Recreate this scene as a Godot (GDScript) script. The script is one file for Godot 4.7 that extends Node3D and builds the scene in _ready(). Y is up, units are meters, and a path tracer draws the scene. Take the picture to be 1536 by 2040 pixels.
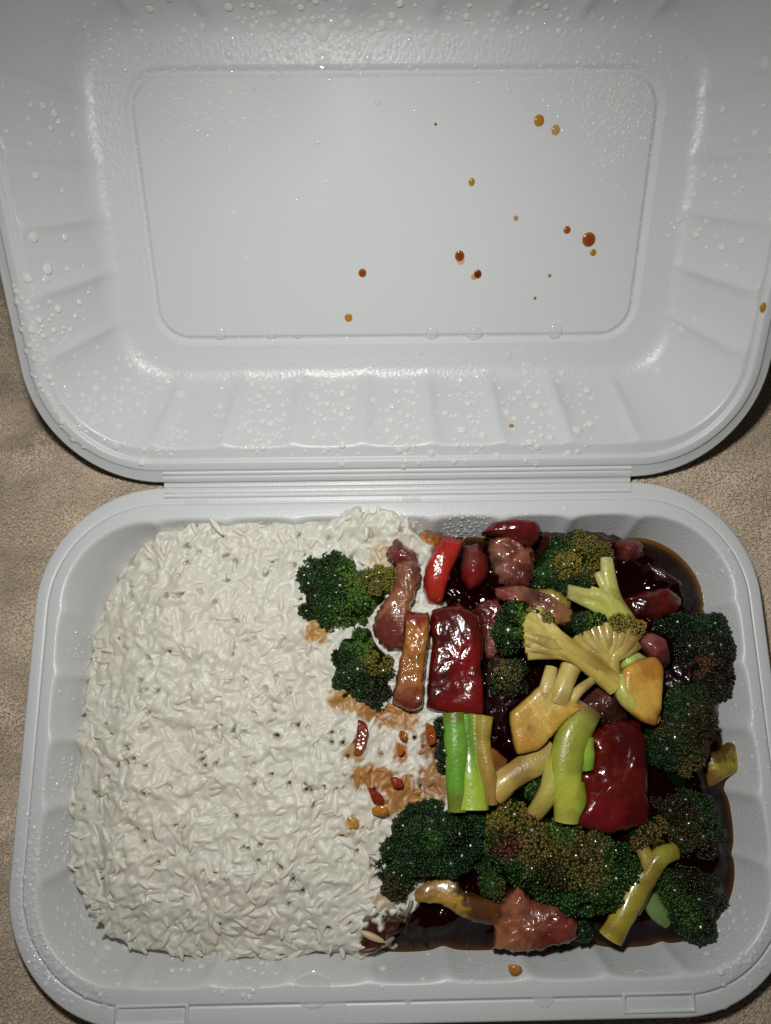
extends Node3D
# A takeout box of rice and stir-fry seen from above. All shapes are laid out in millimetres; y = 0 is the tray's rim, z = 0 the hinge.

const OFF := 42.0              # height of the tray's rim above the towel's resting level, mm
const THETA := 0.6973          # the lid's rise above the horizontal
var noise := FastNoiseLite.new()
var fine := FastNoiseLite.new()
var rng := RandomNumberGenerator.new()
var used := {}
var ICO_V := PackedVector3Array()
var ICO_I := PackedInt32Array()
var ICO2_V := PackedVector3Array()
var ICO2_I := PackedInt32Array()
var M := {}


class Geo:
	var v := PackedVector3Array()
	var c := PackedColorArray()
	var ix := PackedInt32Array()

	func tri(a: int, b: int, d: int) -> void:
		ix.append(a); ix.append(b); ix.append(d)

	func add(p: Vector3, col: Color) -> int:
		v.append(p); c.append(col)
		return v.size() - 1

	func strip(first: int, second: int, n: int, closed := true, flip := false) -> void:   # joins two rows of n points
		for i in (n if closed else n - 1):
			var j := (i + 1) % n
			if flip:
				tri(first + i, second + i, first + j); tri(first + j, second + i, second + j)
			else:
				tri(first + i, first + j, second + i); tri(first + j, second + j, second + i)


func _ready() -> void:
	setup_view()
	setup_tools()
	setup_materials()
	build_towel()
	build_container()
	build_rice()
	build_sauce()
	build_meat_and_peppers()
	build_broccoli()
	build_sauce_marks()
	build_water()


# ------------------------------------------------------------------ camera and light
func setup_view() -> void:
	var cam := Camera3D.new()
	cam.name = "camera"
	cam.fov = 67.28
	cam.near = 0.01
	cam.far = 20.0
	cam.transform = Transform3D(Basis(Vector3(0.99982,0.00989,0.01596),Vector3(0.01312,0.24021,-0.97063),Vector3(-0.01344,0.97067,0.24003)), mm(Vector3(-7.83,248.15,71.54)))
	add_child(cam)
	cam.current = true
	var env := Environment.new()
	env.background_mode = Environment.BG_COLOR
	env.background_color = Color(0.17, 0.165, 0.16)
	env.tonemap_mode = Environment.TONE_MAPPER_LINEAR
	env.tonemap_exposure = 1.0
	env.sdfgi_enabled = true
	env.ssao_enabled = true
	env.ssil_enabled = true
	var we := WorldEnvironment.new()
	we.name = "surroundings"
	we.environment = env
	add_child(we)
	var lamp := SpotLight3D.new()      # the phone's flash beside the lens
	lamp.name = "flash_lamp"
	lamp.light_color = Color(1.0, 1.0, 0.985)
	lamp.light_energy = FLASH
	lamp.light_size = 0.01
	lamp.spot_angle = 56.0
	lamp.spot_angle_attenuation = 1.0
	lamp.spot_range = 4.0
	lamp.spot_attenuation = 2.0
	lamp.shadow_enabled = true
	lamp.position = mm(Vector3(-26, 250, 15))
	add_child(lamp)
	lamp.look_at_from_position(lamp.position, mm(Vector3(-4, 0, 27)), Vector3(0, 0, -1))

const FLASH := 0.052


# ------------------------------------------------------------------ helpers
func mm(p: Vector3) -> Vector3:
	return (p + Vector3(0, OFF, 0)) * 0.001


func setup_tools() -> void:
	rng.seed = 7
	noise.seed = 3
	noise.noise_type = FastNoiseLite.TYPE_SIMPLEX_SMOOTH
	noise.frequency = 1.0
	noise.fractal_octaves = 2
	fine.seed = 11
	fine.noise_type = FastNoiseLite.TYPE_SIMPLEX_SMOOTH
	fine.frequency = 1.0
	fine.fractal_octaves = 1
	var t := (1.0 + sqrt(5.0)) / 2.0
	for p in [[-1, t, 0], [1, t, 0], [-1, -t, 0], [1, -t, 0], [0, -1, t], [0, 1, t], [0, -1, -t], [0, 1, -t], [t, 0, -1], [t, 0, 1], [-t, 0, -1], [-t, 0, 1]]:
		ICO_V.append(Vector3(p[0], p[1], p[2]).normalized())
	ICO_I = PackedInt32Array([0, 11, 5, 0, 5, 1, 0, 1, 7, 0, 7, 10, 0, 10, 11, 1, 5, 9, 5, 11, 4, 11, 10, 2, 10, 7, 6, 7, 1, 8, 3, 9, 4, 3, 4, 2, 3, 2, 6, 3, 6, 8, 3, 8, 9, 4, 9, 5, 2, 4, 11, 6, 2, 10, 8, 6, 7, 9, 8, 1])
	ICO2_V = ICO_V.duplicate()
	var seen := {}
	for f in range(0, ICO_I.size(), 3):
		var m := []
		for e in 3:
			var a := ICO_I[f + e]
			var b := ICO_I[f + (e + 1) % 3]
			var key := Vector2i(mini(a, b), maxi(a, b))
			if not seen.has(key):
				seen[key] = ICO2_V.size()
				ICO2_V.append((ICO_V[a] + ICO_V[b]).normalized())
			m.append(seen[key])
		for q in [[ICO_I[f], m[0], m[2]], [m[0], ICO_I[f + 1], m[1]], [m[2], m[1], ICO_I[f + 2]], [m[0], m[1], m[2]]]:
			ICO2_I.append_array(PackedInt32Array(q))


func numbered(called: String) -> String:
	if not used.has(called):
		used[called] = 0
		return called
	used[called] += 1
	return "%s_%03d" % [called, used[called]]


func mesh_of(g: Geo, origin := Vector3.ZERO) -> ArrayMesh:
	var nrm := PackedVector3Array()
	nrm.resize(g.v.size())
	var out := PackedInt32Array()
	out.resize(g.ix.size())
	var v := g.v
	var ix := g.ix
	for f in range(0, ix.size(), 3):
		var a := ix[f]
		var b := ix[f + 1]
		var d := ix[f + 2]
		var n := (v[b] - v[a]).cross(v[d] - v[a])
		nrm[a] += n
		nrm[b] += n
		nrm[d] += n
		out[f] = a
		out[f + 1] = d
		out[f + 2] = b
	var pos := PackedVector3Array()
	pos.resize(v.size())
	for i in v.size():
		pos[i] = (v[i] - origin) * 0.001
		nrm[i] = nrm[i].normalized() if nrm[i].length_squared() > 1e-20 else Vector3.UP
	var arr := []
	arr.resize(Mesh.ARRAY_MAX)
	arr[Mesh.ARRAY_VERTEX] = pos
	arr[Mesh.ARRAY_NORMAL] = nrm
	arr[Mesh.ARRAY_COLOR] = g.c
	arr[Mesh.ARRAY_INDEX] = out
	var m := ArrayMesh.new()
	m.add_surface_from_arrays(Mesh.PRIMITIVE_TRIANGLES, arr)
	return m


func tag(o: Node3D, label: String, category: String, group := "", kind := "") -> Node3D:
	o.set_meta("label", label)
	o.set_meta("category", category)
	if group: o.set_meta("group", group)
	if kind: o.set_meta("kind", kind)
	return o


func thing(called: String, label: String, category: String, at: Vector3, group := "") -> Node3D:
	var o := Node3D.new()
	o.name = numbered(called)
	o.position = mm(at)
	o.set_meta("at", at)
	add_child(o, true)
	return tag(o, label, category, group)


func part(called: String, g: Geo, m: Material, parent: Node3D, origin: Vector3, kind := "") -> MeshInstance3D:
	var o := MeshInstance3D.new()
	o.name = called
	o.mesh = mesh_of(g, origin)
	o.material_override = m
	if kind: o.set_meta("kind", kind)
	parent.add_child(o, true)
	return o


func single(called: String, g: Geo, m: Material, at: Vector3, label: String, category: String, group := "", kind := "") -> MeshInstance3D:   # a thing that is one mesh
	var o := MeshInstance3D.new()
	o.name = numbered(called)
	o.mesh = mesh_of(g, at)
	o.material_override = m
	o.position = mm(at)
	add_child(o, true)
	tag(o, label, category, group, kind)
	return o


func noise_tex(freq: float, type := FastNoiseLite.TYPE_SIMPLEX_SMOOTH, octaves := 3, size := 256, sd := 1) -> NoiseTexture2D:
	var n := FastNoiseLite.new()
	n.seed = sd
	n.noise_type = type
	n.frequency = freq
	n.fractal_octaves = octaves
	var t := NoiseTexture2D.new()
	t.width = size
	t.height = size
	t.seamless = true
	t.noise = n
	return t


func surface(rough: float, spec := 0.5, tex: Texture2D = null, depth_mm := 0.0, tile_mm := 10.0, coat := 0.0, coat_rough := 0.05) -> StandardMaterial3D:
	var m := StandardMaterial3D.new()
	m.vertex_color_use_as_albedo = true
	m.roughness = rough
	m.metallic_specular = spec
	if tex:
		m.heightmap_enabled = true
		m.heightmap_texture = tex
		m.heightmap_scale = depth_mm * 0.1
		m.uv1_triplanar = true
		m.uv1_scale = Vector3.ONE * (1000.0 / tile_mm)
	if coat > 0.0:
		m.clearcoat_enabled = true
		m.clearcoat = coat
		m.clearcoat_roughness = coat_rough
	return m


func setup_materials() -> void:
	var lumpy := noise_tex(0.02, FastNoiseLite.TYPE_SIMPLEX_SMOOTH, 3, 256, 2)
	var cells := noise_tex(0.06, FastNoiseLite.TYPE_CELLULAR, 1, 256, 5)
	var grain := noise_tex(0.05, FastNoiseLite.TYPE_SIMPLEX_SMOOTH, 3, 256, 9)
	M.plastic = surface(0.36, 0.5, grain, 0.05, 11.0)
	M.stipple = surface(0.36, 0.5, cells, 0.1, 17.0)
	M.panel = surface(1.0, 0.4)
	M.panel.uv1_triplanar = true
	M.panel.uv1_scale = Vector3.ONE * 7.0
	M.panel.roughness_texture_channel = BaseMaterial3D.TEXTURE_CHANNEL_RED
	var smear := noise_tex(0.008, FastNoiseLite.TYPE_SIMPLEX_SMOOTH, 3, 256, 33)
	smear.color_ramp = Gradient.new()
	smear.color_ramp.set_color(0, Color(0.42, 0.42, 0.42))
	smear.color_ramp.set_color(1, Color(0.8, 0.8, 0.8))
	M.panel.roughness_texture = smear
	M.food = surface(0.22, 0.5, lumpy, 0.22, 16.0, 0.7, 0.04)
	var fibre := surface(0.24, 0.5, lumpy, 0.2, 16.0, 0.6, 0.05)
	fibre.uv1_scale = Vector3(28, 60, 230)
	M.meat = fibre
	M.meat_across = fibre.duplicate()
	M.meat_across.uv1_scale = Vector3(210, 60, 30)
	M.pepper = surface(0.2, 0.5, lumpy, 0.12, 12.0, 0.55, 0.05)
	M.stem = surface(0.34, 0.45, lumpy, 0.1, 7.0, 0.4, 0.09)
	M.bud = surface(0.5, 0.5)
	M.bud.roughness_texture = noise_tex(0.045, FastNoiseLite.TYPE_SIMPLEX_SMOOTH, 2, 256, 21)
	M.bud.roughness_texture_channel = BaseMaterial3D.TEXTURE_CHANNEL_RED
	M.bud.uv1_triplanar = true
	M.bud.uv1_scale = Vector3.ONE * 50.0
	M.rice = surface(0.42, 0.5, grain, 0.04, 9.0)
	M.grain = surface(0.42, 0.5)
	M.rice.subsurf_scatter_enabled = true
	M.rice.subsurf_scatter_strength = 0.16
	M.sauce = surface(0.09, 0.36, lumpy, 0.2, 22.0)
	M.cloth = surface(0.95, 0.2, grain, 0.5, 8.0)
	M.pile = surface(0.95, 0.15)
	M.pile.rim_enabled = true
	M.pile.rim = 0.4
	var w := StandardMaterial3D.new()
	w.albedo_color = Color(1.0, 1.0, 1.0, 0.54)
	w.transparency = BaseMaterial3D.TRANSPARENCY_ALPHA
	w.roughness = 0.04
	M.water = w
	var w2 := w.duplicate()
	w2.albedo_color = Color(1.0, 1.0, 1.0, 0.18)
	M.water_thin = w2


# ------------------------------------------------------------------ shapes
func curve_through(outline: PackedVector2Array, n: int, sharp := 0.0) -> PackedVector2Array:   # a smooth closed line through the points, n points evenly spaced
	var dense := PackedVector2Array()
	var k := outline.size()
	for i in k:
		for s in 8:
			dense.append(outline[i].cubic_interpolate(outline[(i + 1) % k], outline[(i + k - 1) % k], outline[(i + 2) % k], s / 8.0).lerp(outline[i].lerp(outline[(i + 1) % k], s / 8.0), sharp))
	var total := 0.0
	for i in dense.size():
		total += dense[i].distance_to(dense[(i + 1) % dense.size()])
	var out := PackedVector2Array()
	var step := total / n
	var walked := 0.0
	var want := 0.0
	for i in dense.size():
		var a := dense[i]
		var b := dense[(i + 1) % dense.size()]
		var d := a.distance_to(b)
		while want <= walked + d and out.size() < n:
			out.append(a.lerp(b, (want - walked) / maxf(d, 1e-6)))
			want += step
		walked += d
	while out.size() < n:
		out.append(dense[-1])
	return out


func middle(outline: PackedVector2Array) -> Vector2:
	var s := Vector2.ZERO
	var area := 0.0
	for i in outline.size():
		var a := outline[i]
		var b := outline[(i + 1) % outline.size()]
		var w := a.cross(b)
		s += (a + b) * w
		area += w
	return s / (3.0 * area)


func spot_mix(col: Color, spots: Array, p: Vector3, ragged := 1.0) -> Color:   # spots of another colour: [place, radius, colour, strength]
	for s in spots:
		var q: Vector3 = s[0]
		var d := Vector2(p.x - q.x, p.z - q.z).length() / float(s[1])
		d += noise.get_noise_3dv(p * 0.32) * 0.45 * ragged
		var k := clampf(1.25 - d, 0.0, 0.5) * 2.0
		if k > 0.0:
			col = col.lerp(s[2], smoothstep(0.0, 1.0, k) * float(s[3]))
	return col


# A rounded piece of food: outline seen from above, middle height y, thickness, o: tilt, dome, wave, square (0.25 flat .. 1 round), vein
func slab(g: Geo, outline: PackedVector2Array, y: float, thick: float, col: Color, spots := [], o := {}) -> void:
	var n: int = o.get("n", 72)
	var ring := curve_through(outline, n, o.get("sharp", 0.0))
	var c: Vector2 = o.get("centre", middle(outline))
	var tilt: Vector2 = o.get("tilt", Vector2.ZERO)
	var dome: float = o.get("dome", 0.0)
	var bend: Vector2 = o.get("bend", Vector2.ZERO)
	var wave: float = o.get("wave", 0.5)
	var freq: float = o.get("freq", 0.12)
	var sq: float = o.get("square", 0.5)
	var mottle: float = o.get("mottle", 0.25)
	var groove: float = o.get("groove", 0.0)
	var groove_turn: float = o.get("groove_turn", 0.0)
	var edge: Color = o.get("edge", col)
	var veil: Color = o.get("veil", GLAZE * 1.4)
	var streak: float = o.get("streak", 0.0)
	var rag: float = o.get("rag", 0.0)
	var glaze: float = o.get("glaze", 0.0)
	var away := rng.randf() * 100.0
	var area := 0.0
	for i in n:
		area += ring[i].cross(ring[(i + 1) % n])
	if area < 0.0:
		ring.reverse()
	var rows := [0.07, 0.14, 0.21, 0.28, 0.35, 0.42, 0.49, 0.56, 0.63, 0.7, 0.76, 0.82, 0.87, 0.915, 0.95, 0.978, 0.993, 1.0]
	var reach := 0.0
	for p in ring:
		reach = maxf(reach, p.distance_to(c))
	var start := g.v.size()
	var count := rows.size() * 2 - 1
	for k in count:
		var top := k < rows.size()
		var rho: float = rows[k] if top else rows[count - 1 - k]
		var h := pow(1.0 - pow(rho, 2.0 / sq), sq * 0.5 + 0.25)
		if not top: h = -h
		for i in n:
			var d := ring[i] - c
			var q := c + d * rho
			var u := d / reach * rho
			var yy := y + h * thick * 0.5 + d.dot(tilt) * rho + dome * (1.0 - rho * rho) + u.x * u.x * bend.x + u.y * u.y * bend.y
			var p := Vector3(q.x, yy, q.y)
			var nn := noise.get_noise_3d(p.x * freq, away, p.z * freq)
			var nf := noise.get_noise_3d(p.x * freq * 3.1, away + 9.0, p.z * freq * 3.1)
			p.y += (nn * 1.4 + nf * 0.45) * wave * (1.0 if top else 0.4)
			if groove > 0.0:
				var across := d.rotated(groove_turn).x * rho
				p.y += sin(across * 1.5 + nn * 2.0) * groove * absf(h)
			p.x += noise.get_noise_3d(p.x * 0.25, away + 31.0, p.z * 0.25) * wave * 0.8 * rho
			p.z += noise.get_noise_3d(p.x * 0.25, away + 57.0, p.z * 0.25) * wave * 0.8 * rho
			p.x += noise.get_noise_3d(p.x * 0.5, away + 3.0, p.z * 0.5) * rag * rho * 1.6
			p.z += noise.get_noise_3d(p.x * 0.5, away + 13.0, p.z * 0.5) * rag * rho * 1.6
			p.y += noise.get_noise_3d(p.x * 0.6, away + 23.0, p.z * 0.6) * rag * 0.5
			var cc := col.lerp(edge, smoothstep(0.72, 1.0, rho))
			cc = cc * (1.0 + mottle * (nf * 1.2 + nn * 0.8))
			if streak > 0.0:
				var fl := d.rotated(groove_turn) * rho
				cc = cc * (1.0 + streak * noise.get_noise_3d(fl.x * 0.75, away, fl.y * 0.045) * 1.8)
			cc = spot_mix(cc, spots, p)
			if glaze > 0.0:          # sauce that clings to the sides and in patches
				var wet := maxf(smoothstep(0.75, -0.1, h), smoothstep(0.12, 0.6, noise.get_noise_3d(p.x * 0.11, away + 77.0, p.z * 0.11) + 0.3 * nf) * 0.7)
				cc = cc.lerp(veil, wet * glaze)
			cc.a = 1.0
			g.add(p, cc)
	for k in count - 1:
		g.strip(start + k * n, start + (k + 1) * n, n)
	for e in 2:
		var row := start if e == 0 else start + (count - 1) * n
		var mid := Vector3.ZERO
		for i in n:
			mid += g.v[row + i]
		var m := g.add(mid / n, g.c[row])
		for i in n:
			if e == 0:
				g.tri(m, row + (i + 1) % n, row + i)
			else:
				g.tri(m, row + i, row + (i + 1) % n)


func tube(g: Geo, pts: Array, radii: Array, cols: Array, sides := 14, wob := 0.06, flat := 1.0) -> void:
	var start := g.v.size()
	var side := Vector3.ZERO
	var away := rng.randf() * 50.0
	var rows := 0
	var path := []
	for i in pts.size() - 1:
		var a: Vector3 = pts[i]
		var b: Vector3 = pts[i + 1]
		for s in 6:
			var t := s / 6.0
			path.append([a.cubic_interpolate(b, pts[maxi(i - 1, 0)], pts[mini(i + 2, pts.size() - 1)], t), lerpf(radii[i], radii[i + 1], smoothstep(0, 1, t)), (cols[i] as Color).lerp(cols[i + 1], t)])
	path.append([pts[-1], radii[-1], cols[-1]])
	for i in path.size():
		var fwd: Vector3 = ((path[mini(i + 1, path.size() - 1)][0] as Vector3) - (path[maxi(i - 1, 0)][0] as Vector3)).normalized()
		if i == 0:
			side = fwd.cross(Vector3.UP)
			side = side.normalized() if side.length() > 0.01 else Vector3.RIGHT
		side = (side - fwd * side.dot(fwd)).normalized()
		var up := side.cross(fwd)
		var p: Vector3 = path[i][0]
		var r: float = path[i][1]
		for k in sides:
			var a := TAU * k / sides
			var dir := side * cos(a) + up * sin(a) * flat
			var w := 1.0 + wob * (noise.get_noise_3d(p.x * 0.1 + cos(a), away + p.y * 0.1, p.z * 0.1 + sin(a)) * 2.0 + 0.6 * sin(a * 3.0 + away))
			var cc: Color = path[i][2]
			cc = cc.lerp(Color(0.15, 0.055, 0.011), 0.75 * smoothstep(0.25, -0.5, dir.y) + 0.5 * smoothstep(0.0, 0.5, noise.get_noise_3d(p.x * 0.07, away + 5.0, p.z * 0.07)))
			cc = cc * (1.0 + 0.25 * noise.get_noise_3d(p.x * 0.3 + cos(a) * 2.0, away, p.z * 0.3 + sin(a) * 2.0))
			cc.a = 1.0
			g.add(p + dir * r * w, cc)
		rows += 1
	for i in rows - 1:
		g.strip(start + i * sides, start + (i + 1) * sides, sides, true, true)
	for e in 2:
		var row := start + (0 if e == 0 else (rows - 1) * sides)
		var first := g.v.size()
		for k in sides:
			g.add(g.v[row + k], g.c[row + k])
		var m := g.add(path[0 if e == 0 else -1][0], path[0 if e == 0 else -1][2])
		for k in sides:
			if e == 0:
				g.tri(m, first + k, first + (k + 1) % sides)
			else:
				g.tri(m, first + (k + 1) % sides, first + k)


func ball(g: Geo, at: Vector3, r: Vector3, turn: Basis, col: Color, smooth := false) -> void:
	var vs := ICO2_V if smooth else ICO_V
	var s := g.v.size()
	for p in vs:
		g.v.append(at + turn * (p * r))
		g.c.append(col)
	for i in (ICO2_I if smooth else ICO_I):
		g.ix.append(s + i)


func edge_distance(poly: PackedVector2Array, p: Vector2) -> float:   # positive inside
	var best := 1e9
	var k := poly.size()
	for i in k:
		var q := Geometry2D.get_closest_point_to_segment(p, poly[i], poly[(i + 1) % k])
		best = minf(best, p.distance_squared_to(q))
	best = sqrt(best)
	return best if Geometry2D.is_point_in_polygon(p, poly) else -best


const DARK := Color(0.0045, 0.0135, 0.004)
const GREEN := Color(0.018, 0.055, 0.006)
const LIGHT := Color(0.085, 0.17, 0.014)
const GOLD := Color(0.25, 0.19, 0.03)
const BROWN := Color(0.12, 0.078, 0.017)
const GLAZE := Color(0.02, 0.0055, 0.003)
const FLESH := Color(0.62, 0.5, 0.13)


# A broccoli head: lumps over the outline, each covered with buds. green 0 (dark) .. 1 (light)
func head(root: Node3D, outline: PackedVector2Array, y: float, dome: float, green: float, spots := [], bud := 0.45, drop := 6.0) -> void:
	var at: Vector3 = root.get_meta("at")
	var poly := curve_through(outline, 40)
	var lo := poly[0]
	var hi := poly[0]
	for p in poly:
		lo = lo.min(p)
		hi = hi.max(p)
	var lumps := []
	var deepest := 1.0
	var space := 4.0
	var row := 0
	var z := lo.y
	while z < hi.y:
		var x := lo.x + (space * 0.5 if row % 2 else 0.0)
		while x < hi.x:
			var p := Vector2(x + rng.randf_range(-1.1, 1.1), z + rng.randf_range(-1.1, 1.1))
			var d := edge_distance(poly, p)
			if d > 0.55:
				lumps.append([p, d])
				deepest = maxf(deepest, d)
			x += space
		z += space * 0.87
		row += 1
	var g := Geo.new()
	var core := Geo.new()
	var base_col := DARK.lerp(GREEN, green)
	slab(core, poly, y - drop * 0.5, drop + dome, base_col * 0.6, [], {"n": 36, "dome": dome * 0.1, "square": 0.9, "wave": 0.2})
	var balls := []
	for l in lumps:
		var p: Vector2 = l[0]
		var d: float = l[1]
		var k := clampf(d / deepest, 0.0, 1.0)
		var r := clampf(rng.randf_range(1.9, 3.9), 1.2, d + 0.9)
		balls.append([Vector3(p.x, y + dome * (1.0 - (1.0 - k) * (1.0 - k)) - 1.2 + rng.randf_range(-1.7, 1.2) - (1.0 - k) * drop * 0.35, p.y), r])
	for b in balls:
		var c: Vector3 = b[0]
		var r: float = b[1]
		var near := []
		for other in balls:
			if other != b and (other[0] as Vector3).distance_to(c) < r + float(other[1]):
				near.append(other)
		var turn := Basis(Vector3(rng.randf_range(-1, 1), rng.randf_range(-1, 1), rng.randf_range(-1, 1)).normalized(), rng.randf() * TAU)
		var lump_col := spot_mix(base_col * rng.randf_range(0.55, 1.8), [], c)
		ball(core, c, Vector3.ONE * r * 0.95, turn, lump_col * 0.9, true)
		var total := int(4.0 * PI * r * r / (bud * bud * 2.6))
		for i in total:
			var yy := 1.0 - 2.0 * (i + 0.5) / total
			if yy < -0.45:
				continue
			var a := i * 2.39996 + c.x
			var w := sqrt(1.0 - yy * yy)
			var dir := Vector3(cos(a) * w, yy, sin(a) * w)
			var lumpiness := noise.get_noise_3dv(c * 0.31 + dir * 1.15)
			if lumpiness < -0.36 and rng.randf() < 0.4:
				continue
			dir = (dir + Vector3(rng.randf_range(-0.14, 0.14), rng.randf_range(-0.14, 0.14), rng.randf_range(-0.14, 0.14))).normalized()
			var p := c + dir * r * (rng.randf_range(0.92, 1.05) + 0.3 * lumpiness)
			var hidden := false
			for other in near:
				if p.distance_to(other[0]) < float(other[1]) * 0.93:
					hidden = true
					break
			if hidden:
				continue
			var s := bud * rng.randf_range(0.5, 1.3)
			var col := lump_col.lerp(GREEN if green < 0.6 else LIGHT, clampf(0.25 + noise.get_noise_3dv(p * 0.5) * 0.6, 0.0, 0.6)) * rng.randf_range(0.75, 1.3)
			col = spot_mix(col, spots, p)
			col = col * rng.randf_range(0.85, 1.15)
			col.a = 1.0
			ball(g, p, Vector3(s * rng.randf_range(0.75, 1.2), s * rng.randf_range(0.9, 1.4), s), Basis(Vector3.UP.cross(dir).normalized() if absf(dir.y) < 0.98 else Vector3.RIGHT, Vector3.UP.angle_to(dir)), col)
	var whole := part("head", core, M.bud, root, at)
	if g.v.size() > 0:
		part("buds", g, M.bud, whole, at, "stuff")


# ------------------------------------------------------------------ the towel
func towel_height(x: float, z: float) -> float:
	var beside := inside_loop(TRAY_RIM[-1], x, z)             # the soft towel gives way under the tray and stands up round it
	var y := lerpf(-OFF + 0.6, -11.5, smoothstep(-16.0, -3.0, beside)) if beside < 30.0 else -11.5
	var open := smoothstep(2.0, 22.0, beside)
	y += noise.get_noise_2d(x * 0.011 + 5.0, z * 0.011) * 3.0 * open
	y += 6.5 * exp(-pow((z + 3.0) / 15.0, 2.0)) * smoothstep(-3.0, 1.0, beside)
	var crease := 0.4 * x + z * 1.0 + noise.get_noise_2d(x * 0.02, z * 0.02) * 14.0
	y += 4.0 * exp(-pow((crease + 60.0) / 9.0, 2.0)) * open
	y -= 4.5 * exp(-pow((crease + 84.0) / 7.0, 2.0)) * open
	if z < -20.0:
		y -= 9.0 * smoothstep(-24.0, -70.0, z) * smoothstep(70.0, 110.0, absf(x))
		var under := -26.0 + (-z - 19.0) * tan(THETA)           # just behind the lid's back, which rests on a bunched part
		y = lerpf(y, maxf(minf(under, 78.0), y), smoothstep(-44.0, -60.0, z) * (1.0 - smoothstep(60.0, 96.0, absf(x))))
		y = minf(y, maxf(under, -8.0)) if absf(x) < 112.0 else y
	return y


func build_towel() -> void:
	var at := Vector3(0, -OFF, 30)
	var t := thing("towel", "beige terry towel with creases spread under the food container", "towel", at)
	var g := Geo.new()
	var nx := 150
	var nz := 150
	for j in nz:
		for i in nx:
			var x := lerpf(-330, 330, i / (nx - 1.0))
			var z := lerpf(-300, 360, j / (nz - 1.0))
			var k := 1.0 + 0.25 * noise.get_noise_2d(x * 0.03, z * 0.03)
			g.add(Vector3(x, towel_height(x, z), z), Color(0.58 * k, 0.465 * k, 0.35 * k))
	for j in nz - 1:
		g.strip(j * nx, (j + 1) * nx, nx, false, true)
	part("cloth", g, M.cloth, t, at)
	# the pile: short leaning loops
	var tuft := Geo.new()
	for r in 4:
		var k := r / 3.0
		for s in 5:
			var a := TAU * s / 5.0
			var w: float = [0.36, 0.42, 0.36, 0.12][r]
			tuft.add(Vector3(cos(a) * w * 1.15 + 0.9 * k * k, 1.45 * k - 0.6 * k * k * k, sin(a) * w), Color.WHITE)
	for r in 3:
		tuft.strip(r * 5, r * 5 + 5, 5, true, true)
	tuft.tri(15, 17, 16); tuft.tri(15, 18, 17); tuft.tri(15, 19, 18)
	var spots := []
	var z := -210.0
	while z < 255.0:
		var x := -255.0
		while x < 255.0:
			var px := x + rng.randf_range(-0.45, 0.45)
			var pz := z + rng.randf_range(-0.45, 0.45)
			if absf(px) > 72.0 and not (absf(px) < 104.0 and pz > 12.0 and pz < 152.0):
				spots.append(Vector2(px, pz))
			x += 0.78
		z += 0.85
	var mmesh := MultiMesh.new()
	mmesh.transform_format = MultiMesh.TRANSFORM_3D
	mmesh.use_colors = true
	mmesh.mesh = mesh_of(tuft)
	mmesh.instance_count = spots.size()
	for i in spots.size():
		var p: Vector2 = spots[i]
		var lean := noise.get_noise_2d(p.x * 0.03, p.y * 0.03) * 2.5 + rng.randfn(0.0, 0.9)
		var s := rng.randf_range(0.75, 1.25)
		var b := Basis(Vector3.UP, lean) * Basis(Vector3.RIGHT, rng.randf_range(-0.5, 0.5)) * Basis.from_scale(Vector3(s, s * (0.85 + 0.4 * noise.get_noise_2d(p.x * 0.08, p.y * 0.08)), s))
		mmesh.set_instance_transform(i, Transform3D(b, (Vector3(p.x, towel_height(p.x, p.y) - 0.2, p.y) - at) * 0.001))
		var k := rng.randf_range(0.92, 1.08) * (1.0 + 0.35 * noise.get_noise_2d(p.x * 0.025 + 40.0, p.y * 0.05)) 
		mmesh.set_instance_color(i, Color(0.62 * k, 0.5 * k, 0.375 * k))
	var o := MultiMeshInstance3D.new()
	o.name = "pile"
	o.multimesh = mmesh
	o.material_override = M.pile
	o.set_meta("kind", "stuff")
	t.add_child(o, true)


# ------------------------------------------------------------------ the container
const LONG := 132
const SHORT := 84
const CORNER := 26
const AROUND := 2 * (LONG + SHORT + 2 * CORNER)


# One closed line of a rounded rectangle, half width hw, from z0 to z1, with scallops that bulge outwards between narrow ribs
func loop(hw: float, z0: float, z1: float, r: float, y: float, scallop: float) -> PackedVector3Array:
	var out := PackedVector3Array()
	var corners := [[Vector2(hw - r, z0 + r), -90.0], [Vector2(hw - r, z1 - r), 0.0], [Vector2(-hw + r, z1 - r), 90.0], [Vector2(-hw + r, z0 + r), 180.0]]
	for c in 4:
		var mid: Vector2 = corners[c][0]
		for i in CORNER:
			var t := float(i) / CORNER
			var a := deg_to_rad(corners[c][1] + 90.0 * t)
			var bulge := scallop * pow(maxf(sin(PI * t), 0.0), 0.5)
			var p := mid + Vector2(cos(a), sin(a)) * (r + bulge)
			out.append(Vector3(p.x, y, p.y))
		var a1 := deg_to_rad(corners[c][1] + 90.0)
		var dir := Vector2(cos(a1), sin(a1))
		var from: Vector2 = mid + dir * r
		var to: Vector2 = corners[(c + 1) % 4][0] + dir * r
		var n := SHORT if c % 2 == 0 else LONG
		var waves := 4 if c % 2 == 0 else 7
		for i in n:
			var t := float(i) / n
			var w := absf(sin(PI * waves * t))
			var bulge := scallop * (0.55 * (1.0 - exp(-pow(w / 0.34, 2.0))) + 0.45 * w)
			var p := from.lerp(to, t) + dir * bulge
			out.append(Vector3(p.x, y, p.y))
	return out


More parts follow.
